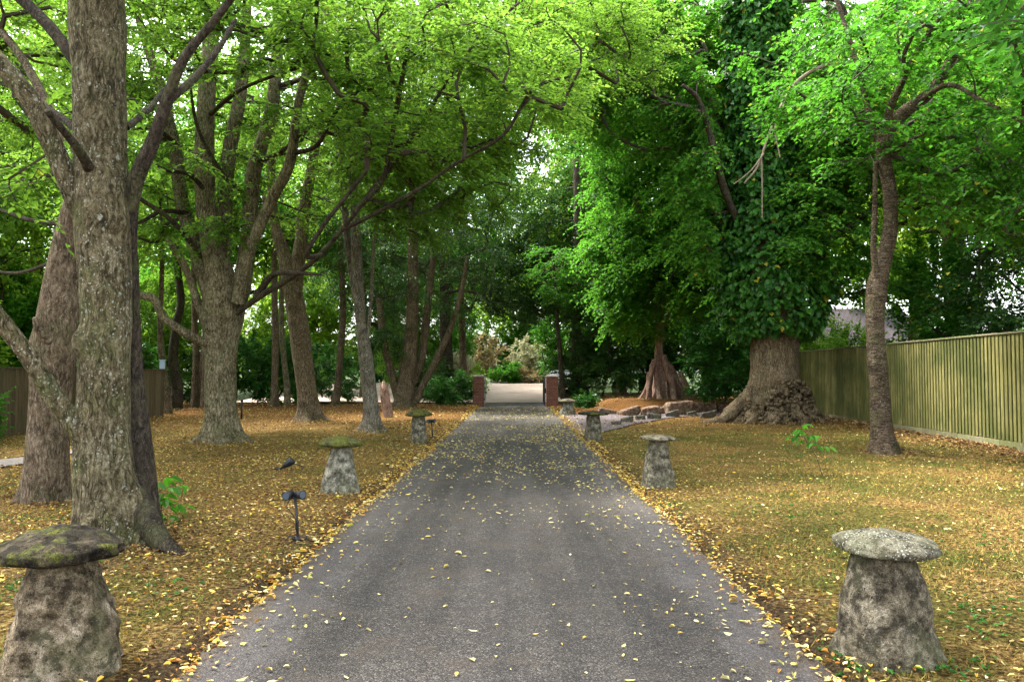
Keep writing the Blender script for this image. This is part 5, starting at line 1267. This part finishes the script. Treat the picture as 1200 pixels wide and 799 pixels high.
# tall leafy screens of young growth between the trunks
for i, (x, y, rx, ry, rz, mt, lab) in enumerate([(-14.5, 52, 4.5, 2.2, 4.8, LEAF_YEL, 'tall sunlit thicket behind the pollarded tree'), (-22, 50, 4.5, 2.2, 5.0, LEAF_BRIGHT, 'tall green thicket behind the three slim trunks'),
        (-7.6, 56, 2.8, 2.0, 5.0, LEAF_BRIGHT, 'tall fresh green thicket behind the pale lichen-covered trunk'), (-29, 44, 4.5, 2.2, 4.4, LEAF_YEL, 'tall sunlit thicket at the back of the far left wood'),
        (-16.0, 20.5, 1.8, 2.4, 2.6, LEAF_YEL, 'sunlit thicket rising over the brown fence by the second left trunk'), (-15.8, 14.0, 1.6, 2.2, 2.5, LEAF_BRIGHT, 'green thicket rising over the brown fence at the left edge'),
        (-18.0, 38.0, 2.5, 2.0, 4.0, LEAF_BRIGHT, 'green thicket between the dark curved trunk and the three slim trunks'),
        (13.6, 25.4, 1.5, 1.3, 3.2, LEAF_MID, 'leafy shrub over the fence just right of the banded trunk'), (15.0, 36.5, 2.4, 1.6, 1.75, LEAF_BRIGHT, 'leafy shrub between the ivy-clad tree and the mauve roof'),
        (4.0, 58, 2.6, 1.8, 3.6, LEAF_MID, 'tall shrub thicket beyond the parked car'), (-4.6, 58, 1.6, 1.6, 3.2, LEAF_MID, 'tall shrub thicket left of the view through the gate'),
        (9.5, 50, 3.0, 1.8, 4.0, LEAF_MID, 'tall thicket behind the root-bound tree'), (16, 44.5, 3.4, 1.8, 1.9, LEAF_BRIGHT, 'low green thicket in front of the bungalow wall')]):
    bush('thicket_bush', lab, (x, y), (rx, ry, rz), int(34 * rx * rz), mt, (0.15, 0.10), 600 + i, tl=0.7)
bush('thicket_bush', 'tall sunlit thicket closing the view straight beyond the gate shrubs', (-0.6, 68), (4.0, 2.0, 4.6), 260, LEAF_YEL, (0.18, 0.12), 640, tl=0.8)
bush('thicket_bush', 'sunlit thicket over the fence between the two nearest left trunks and the pollarded tree', (-19, 27), (3.0, 2.4, 4.4), 330, LEAF_YEL, (0.14, 0.10), 641, tl=0.7)
bush('thicket_bush', 'very tall fresh green thicket seen between the leaning grey trunk and the pale lichen-covered trunk', (-13.5, 62), (5.5, 2.0, 6.6), 420, LEAF_BRIGHT, (0.17, 0.12), 642, tl=0.8)
# low growth that closes the view under the far crowns
for i, (x, y, rx, rz, mt, lab) in enumerate([(-24, 47, 4.5, 2.4, LEAF_MID, 'green undergrowth at the back of the left wood, far left'), (-9.5, 68, 5, 2.3, LEAF_LAUREL, 'dark undergrowth behind the pale strip left of the gate'),
        (-20, 70, 6, 2.6, LEAF_MID, 'green undergrowth behind the hedge at the back left'), (-4.6, 66, 2.6, 2.4, LEAF_LAUREL, 'dark shrub behind the sandy brown shrub beyond the gate'), (1.0, 67, 3.6, 3.0, LEAF_MID, 'green shrub mass closing the view straight beyond the gate'),
        (6.0, 64, 3.0, 2.8, LEAF_MID, 'green shrub mass right of the silvery shrub beyond the gate'), (7.4, 46, 2.6, 2.8, LEAF_LAUREL, 'dark shrub behind the root-bound tree'), (11.8, 43, 2.6, 2.8, LEAF_LAUREL, 'dark shrub behind the big laurel and ivy-clad tree'),
        (-16.5, 26, 2.2, 2.6, LEAF_MID, 'green shrub behind the brown fence, seen over its middle'), (-17.5, 33, 3.0, 2.4, LEAF_LAUREL, 'dark shrub past the end of the brown fence'), (-31, 40, 6, 3, LEAF_MID, 'undergrowth beyond the far left fence')]):
    bush('undergrowth_bush', lab, (x, y), (rx, 1.4, rz), int(42 * rx * rz * 0.8), mt, (0.18, 0.10), 500 + i, tl=0.6)

# small leafy shoots on the lawns
def shoot(label, px, py, h, n, seed, lean=(0, 0), leafL=0.11, spread=0.5, start=0.5):
    r = np.random.default_rng(seed); g = G(px, py); root = thing('leafy_sapling', tuple(g), label, 'sapling')
    mb = MB(); top = g + np.array([lean[0], lean[1], h])
    stem = spline(np.array([g - (0, 0, .05), g + (top - g) * .4 + (0.02, 0, 0), g + (top - g) * .75 + (-0.015, 0, 0), top]), 0.03); mb.tube(stem, np.linspace(0.007, 0.003, len(stem)), 6)
    pos, dr = [], []
    for k in range(n):
        t = start + (1 - start) * k / (n - 1); p = stem[int(t * (len(stem) - 1))]; a = k * 2.4 + r.uniform(-.4, .4)
        L = spread * r.uniform(0.15, 0.5); e = p + np.array([math.cos(a) * L, math.sin(a) * L, r.uniform(0, .06)])
        mb.tube([p, (p + e) / 2 + (0, 0, .02), e], [0.003, 0.0025, 0.0015], 5)
        for j in range(5): 
            q = p + (e - p) * (0.35 + 0.16 * j); s_ = 1 if j % 2 else -1
            d = nrm((e - p) / max(L, 1e-3) * .7 + np.array([-math.sin(a), math.cos(a), 0]) * s_ * .8 + np.array([0, 0, -0.5]) + r.normal(0, .2, 3)); pos.append(q); dr.append(d)
    mb.build('stem', TWIG, root)
    pos, dr = np.array(pos), np.array(dr)
    V, Q = leaves_geo(pos, dr, nrm(np.array([0, 0, 1.]) + r.normal(0, .35, pos.shape)), leafL * r.uniform(.7, 1.1, len(pos)), leafL * .5, True, 0.3)
    add('leaves', V, Q, LEAF_MID, root)
shoot('spindly green sapling alone on the right lawn', 965, 557, 0.74, 9, 1, (-0.34, 0.0), 0.14, 0.6, 0.62)
shoot('green leafy shoot beside the roots of the nearest left tree', 186, 612, 0.44, 12, 2, (0.02, 0), 0.16, 0.5, 0.15)

# ================================================================== SPOTLIGHTS
M_LENS = plain("spot_lens", (0.06, 0.08, 0.10), 0.08)
def spotlight(label, px, py, h, s=1.0):
    g = G(px, py); root = thing('garden_spotlight', tuple(g), label, 'garden light', 'spike spotlights on the lawn')
    x, y, z = g
    m = MB(); m.tube([(x, y, z - .05), (x - 0.005, y, z + h * .4), (x - 0.03 * s, y, z + h)], 0.013 * s, 10); m.build('post', M_BLACK, root, True)
    m = MB(); m.tube([(x - .01, y, z), (x + .01, y, z + .035)], [0.045 * s, .03 * s], 12); m.tube([(x - .05 * s, y - .02, z + .02), (x + .09 * s, y, z + .025)], 0.014 * s, 8); m.build('base', M_BLACK, root, True)
    for k, (dx_, dirv) in enumerate([(-0.055, (-0.25, -0.9, -0.1)), (0.035, (0.75, -0.6, 0.05))]):
        dv = nrm(np.array(dirv)); c = np.array([x - .03 * s + dx_ * s, y, z + h + .03 * s])
        m = MB(); m.tube([c - dv * .055 * s, c - dv * .035 * s, c + dv * .03 * s, c + dv * .06 * s], np.array([.022, .036, .040, .043]) * s, 16); hd = m.build('lamp_head', M_BLACK, root, True)
        m = MB(); m.tube([c + dv * .055 * s, c + dv * .063 * s], .034 * s, 16); m.build('lens', M_LENS, hd)
    m = MB(); m.box((x - .03 * s, y, z + h + .0), (.09 * s, .02 * s, .02 * s), bev=.004); m.build('bracket', M_BLACK, root)
    m = MB()
    cab = spline(np.array([(x - .07 * s, y, z + h), (x - .10 * s, y - .02, z + h * .82), (x - .05 * s, y - .02, z + h * .62), (x - .02, y - .01, z + h * .5), (x - .015, y - .015, z + .1), (x + .03, y - .02, z + .03), (x + .18 * s, y - .03, z + .02), (x + .30 * s, y - .02, z + .012)]), .02); m.tube(cab, .004 * s, 6); m.build('cable', M_BLACK, root)
    m = MB(); cab = spline(np.array([(x - .01, y - .01, z + .03), (x - .06 * s, y - .06, z + .05), (x - .09 * s, y - .12, z + .02), (x - .09 * s, y - .25, z + .01)]), .02); m.tube(cab, .005 * s, 6); m.build('cable', M_BLACK, root)
spotlight('twin-headed black spotlight on a tall spike beside the drive, left', 349, 633, 0.40)
spotlight('small distant spotlight on a spike beside the far left staddle stone', 507, 514, 0.40, 1.1)
# toppled lamp
g = G(333, 551); root = thing('fallen_spotlight', tuple(g), 'small black spotlight tipped over on the left lawn, its cable arching behind', 'garden light')
x, y, z = g; m = MB(); m.tube([(x - .08, y, z + .015), (x, y, z + .07)], [.018, .022], 10); m.build('post', M_BLACK, root, True)
m = MB(); m.tube([(x - .02, y, z + .05), (x + .03, y, z + .09), (x + .12, y, z + .15), (x + .14, y, z + .17)], [.025, .05, .065, .055], 14); m.build('lamp_head', M_BLACK, root, True)
m = MB(); m.tube([(x + .11, y, z + .10), (x + .12, y, z)], .007, 6); m.tube([(x - .15, y, z + .03), (x - .07, y, z + .02)], .022, 8); m.build('bracket', M_BLACK, root)
m = MB(); m.tube(spline(np.array([(x + .14, y, z + .11), (x + .22, y, z + .09), (x + .29, y, z + .04), (x + .32, y, z + .0)]), .02), .005, 6); m.build('cable', M_BLACK, root)
# thin dark post in the left wood
g = G(283, 491); m = MB(); m.tube([g - (0, 0, .1), g + (0, 0, .3), g + (0.01, 0, .62)], [.035, .033, .03], 10); m.tube([g + (0.01, 0, .60), g + (0.01, 0, .66)], [.05, .045], 10)
tag(m.build('short_post', M_BLACK, None, True, g), 'short thin dark post on the lawn right of the pollarded tree', 'post')

# ================================================================== LITTER AND GRASS
LIT = {}
def litter_mat():
    m, nt, out = new_mat("fallen_leaf"); geo = nt.nodes.new("ShaderNodeNewGeometry")
    col = ramp(nt, [(0.0, (0.11, 0.045, 0.010)), (0.2, (0.32, 0.13, 0.02)), (0.4, (0.44, 0.25, 0.03)), (0.6, (0.54, 0.36, 0.045)), (0.8, (0.58, 0.44, 0.11)), (0.93, (0.62, 0.53, 0.28)), (1.0, (0.50, 0.48, 0.04))], geo.outputs['Random Per Island']).outputs[0]
    principled(nt, out, col, 0.6, None, spec=0.25); return m
def litter_brown():
    m, nt, out = new_mat("dry_brown_leaf"); geo = nt.nodes.new("ShaderNodeNewGeometry")
    col = ramp(nt, [(0.0, (0.05, 0.026, 0.012)), (0.35, (0.13, 0.065, 0.024)), (0.65, (0.23, 0.125, 0.04)), (0.9, (0.32, 0.20, 0.075)), (1.0, (0.42, 0.31, 0.14))], geo.outputs['Random Per Island']).outputs[0]
    principled(nt, out, col, 0.7, None, spec=0.2); return m
M_LIT, M_LITB = litter_mat(), litter_brown()
def litter_pale():
    m, nt, out = new_mat("pale_fallen_leaf"); geo = nt.nodes.new("ShaderNodeNewGeometry")
    col = ramp(nt, [(0.0, (0.30, 0.14, 0.03)), (0.08, (0.42, 0.30, 0.07)), (0.3, (0.48, 0.37, 0.09)), (0.6, (0.50, 0.43, 0.19)), (0.9, (0.36, 0.29, 0.12)), (1.0, (0.45, 0.46, 0.08))], geo.outputs['Random Per Island']).outputs[0]
    principled(nt, out, col, 0.6, None, spec=0.25); return m
M_LITP = litter_pale()

def in_view(x, y, pad=1.1):
    return (np.abs(x) < (0.66 * y + 1.0) * pad) & (y > 3.2)

def litter(name, n, dens, mat, size, lift, seed, label, curl=0.5, xr=(-22, 14), yr=(3.4, 42)):
    r = np.random.default_rng(seed)
    x = []; y = []
    tot = 0
    while tot < n:
        yy = yr[0] + (yr[1] - yr[0]) * r.uniform(0, 1, 200000) ** 1.25; xx = r.uniform(-1, 1, 200000) * (0.70 * yy + 1.2)
        w = dens(xx, yy) * np.minimum(1, 1) ; ok = (r.uniform(0, 1, 200000) < w) & (xx > xr[0]) & (xx < xr[1])
        x.append(xx[ok]); y.append(yy[ok]); tot += ok.sum()
    x = np.concatenate(x)[:n]; y = np.concatenate(y)[:n]
    on_drive = (x > EDGE_L + edge_wob(y, 1)) & (x < EDGE_R + edge_wob(y, 2)) & (y < 44)
    z = np.where(on_drive, 0.020 + 0.85 * sm((y - 42) / 20), hgt(x, y) + 0.012 + np.exp(-np.maximum(0, y - 6) / 10) * 0.008 + 0.032 * sm((y - 18) / 3)) + lift
    a = r.uniform(0, 2 * np.pi, n); tilt = r.normal(0, 0.22, n)
    d = nrm(np.c_[np.cos(a), np.sin(a), tilt * .6]); up = nrm(np.c_[r.normal(0, .28, n), r.normal(0, .28, n), np.ones(n)])
    s = size * (r.uniform(0.45, 1.1, n) + 0.9 * r.uniform(0, 1, n) ** 7) * (1 + np.clip(y - 10, 0, 40) * 0.03)
    V, Q = leaves_geo(np.c_[x, y, z], d, up, s, s * r.uniform(.28, .62, n), True, 0)
    V = V.reshape(n, 6, 3)                                                # random curl of each leaf
    c = r.uniform(-.3, curl * 2.0, n); V[:, [1, 2, 4, 5], 2] += (c * s * .35)[:, None]; V[:, 3, 2] += np.abs(r.normal(0, .15, n)) * s; V[:, 0, 2] += np.abs(r.normal(0, .06, n)) * s
    return tag(add(name, V.reshape(-1, 3), Q, mat), label, 'fallen leaves', kind='stuff')

def dd(x, y): return np.maximum(EDGE_L + edge_wob(y, 1) - x, x - EDGE_R - edge_wob(y, 2))   # outside drive distance
def patch(x, y, s, seed): return np.clip(0.5 + 0.9 * fbm(np.c_[x * s, y * s, x * 0], 2, seed), 0.05, 1)
# drive: sparse near, thicker further away and to both edges
litter('drive_leaves', 4600, lambda x, y: np.where(dd(x, y) < 0, (0.07 + 0.75 * sm((y - 6) / 10)) * patch(x, y, .8, 61) + 0.35 * np.exp(-np.abs(dd(x, y)) / 0.25), 0) * (1 - sm((y - 33) / 8)), M_LITP, 0.042, 0, 301, 'yellow fallen leaves scattered over the drive')
litter('edge_leaves', 6500, lambda x, y: np.exp(-(np.maximum(dd(x, y), -dd(x, y) * 3) / 0.09)) * (0.35 + .65 * patch(x, y, 1.2, 66)) * (0.3 + 0.7 * sm((y - 4) / 8)), M_LIT, 0.042, 0.004, 302, 'golden leaves drifted along both edges of the drive')
litter('lawn_pale_leaves', 4500, lambda x, y: np.where(dd(x, y) > 0.02, patch(x, y, .7, 73), 0), M_LITP, 0.038, 0.006, 306, 'cream-coloured fallen leaves dotted over both lawns')
litter('lawn_leaves', 21000, lambda x, y: np.where(dd(x, y) > 0.02, (0.30 + 0.70 * (x < 0)) * patch(x, y, .7, 71) * (0.55 + .45 * np.exp(-dd(x, y) / 1.5)), 0) * (0.3 + 0.7 * sm((y - 5) / 8)) * (1 - 0.6 * sm((y - 26) / 10)), M_LIT, 0.034, 0.004, 303, 'yellow and cream fallen leaves strewn over both lawns')
litter('brown_leaves', 34000, lambda x, y: np.where(dd(x, y) > 0.02, (0.3 + 0.7 * (x < 0)) * patch(x, y, .5, 75), 0), M_LITB, 0.036, 0.0, 304, 'brown dry leaf litter covering the lawns under the trees')
# thick orange drift at the foot of the right fence
fx_ = lambda y: 9.75 + (y - 8) / 28.5 * 1.6
litter('fence_leaves', 5000, lambda x, y: np.where(x < fx_(y) - .03, np.exp(-(fx_(y) - x) / 0.45), 0), M_LITB, 0.06, 0.01, 305, 'orange-brown leaves drifted against the foot of the tall fence', xr=(6, 11.4), yr=(9, 34))

BASES = [(P(128, 438, 7.4)[0], 7.4, .55), (P(55, 438, 9.9)[0], 9.9, .4), (P(260, 438, 18)[0], 18, .6), (P(362, 438, 26)[0], 26, .6), (P(437, 438, 21)[0], 21, .45), (P(1037, 438, 15.4)[0], 15.4, .4), (P(905, 438, 26)[0], 26, 1.5)]
_ = [(P(400, 438, 10.8)[0], 10.8, .34), (P(770, 438, 11.2)[0], 11.2, .3)]
def around(x, y):
    w = 0
    for bx, by, br in BASES:
        d = np.hypot(x - bx, y - by) - br; w = w + np.where(d > -0.1, np.exp(-np.abs(d) / 0.22), 0)
    return np.where(dd(x, y) > 0, np.clip(w, 0, 1) * patch(x, y, 2.5, 81), 0)
litter('trunk_leaves', 3000, around, M_LITB, 0.034, 0.012, 307, 'brown curled leaves gathered round the tree trunks', 0.9)
# grass blades on the nearer lawns
def grass(n, seed):
    r = np.random.default_rng(seed); y = 3.4 + 19 * r.uniform(0, 1, n) ** 1.5; x = r.uniform(-1, 1, n) * (0.68 * y + .8)
    o = dd(x, y); g = patch(x, y, .5, 5); side = np.where(x > 0, 1.0, 0.7)
    ok = (o > 0.05) & (r.uniform(0, 1, n) < g * side * (0.25 + .75 * sm((o - .05) / .5))) & (x > -12.3) & (x < 10.0)
    x, y = x[ok], y[ok]; n = len(x); z = hgt(x, y) - 0.003
    h = r.uniform(.012, .038, n) * (1 + .5 * patch(x, y, 1.1, 9)); a = r.uniform(0, 6.283, n); b = r.uniform(0, 6.283, n); ln = r.uniform(.3, 1.6, n) * h
    w = 0.0022 * (1 + y * 0.10); s = np.c_[np.cos(a) * w, np.sin(a) * w, np.zeros(n)]; p = np.c_[x, y, z]; tip = p + np.c_[np.cos(b) * ln, np.sin(b) * ln, h]
    V = np.stack([p - s, p + s, tip], 1).reshape(-1, 3)
    m, nt, out = new_mat("grass_blades"); geo = nt.nodes.new("ShaderNodeNewGeometry")
    gm = math_n(nt, 'ADD', math_n(nt, 'MULTIPLY', noise(nt, geo.outputs['Position'], 0.9, 4), 1.1), math_n(nt, 'MULTIPLY', geo.outputs['Random Per Island'], 0.45))
    col = ramp(nt, [(0.35, (0.36, 0.22, 0.06)), (0.62, (0.24, 0.15, 0.035)), (0.78, (0.15, 0.145, 0.028)), (0.97, (0.06, 0.11, 0.014))], gm).outputs[0]
    principled(nt, out, col, 0.8, None, spec=.15)
    tag(add('grass', V, np.arange(n * 3).reshape(n, 3), m), 'short straw-coloured and green grass on the lawns', 'grass', kind='stuff')
grass(330000, 401)

# low green weeds in patches on the lawn
def weeds(seed):
    r = np.random.default_rng(seed); pos = []
    for px, py, n, s in [(955, 535, 60, .35), (920, 600, 40, .3), (1095, 780, 50, .18), (980, 778, 35, .12), (1180, 640, 60, .5), (20, 610, 50, .35), (30, 690, 70, .25), (205, 690, 25, .15), (770, 592, 30, .12), (760, 520, 50, .5), (300, 560, 30, .4), (1150, 720, 60, .3)]:
        g = G(px, py); q = r.normal(0, s, (n, 2)) + g[:2]; pos.append(q)
    q = np.concatenate(pos); n = len(q); k = 5
    q = np.repeat(q, k, 0); a = r.uniform(0, 6.28, len(q)); d = nrm(np.c_[np.cos(a), np.sin(a), r.uniform(.1, .8, len(q))])
    p = np.c_[q, hgt(q[:, 0], q[:, 1]) + .01]; L = r.uniform(.014, .038, len(q))
    V, Q = leaves_geo(p, d, nrm(np.c_[r.normal(0, .3, (len(q), 2)), np.ones(len(q))]), L, L * .6, True, .2)
    tag(add('weeds', V, Q, LEAF_LAUREL), 'small green weeds in patches on the lawns', 'weeds', kind='stuff')
weeds(402)
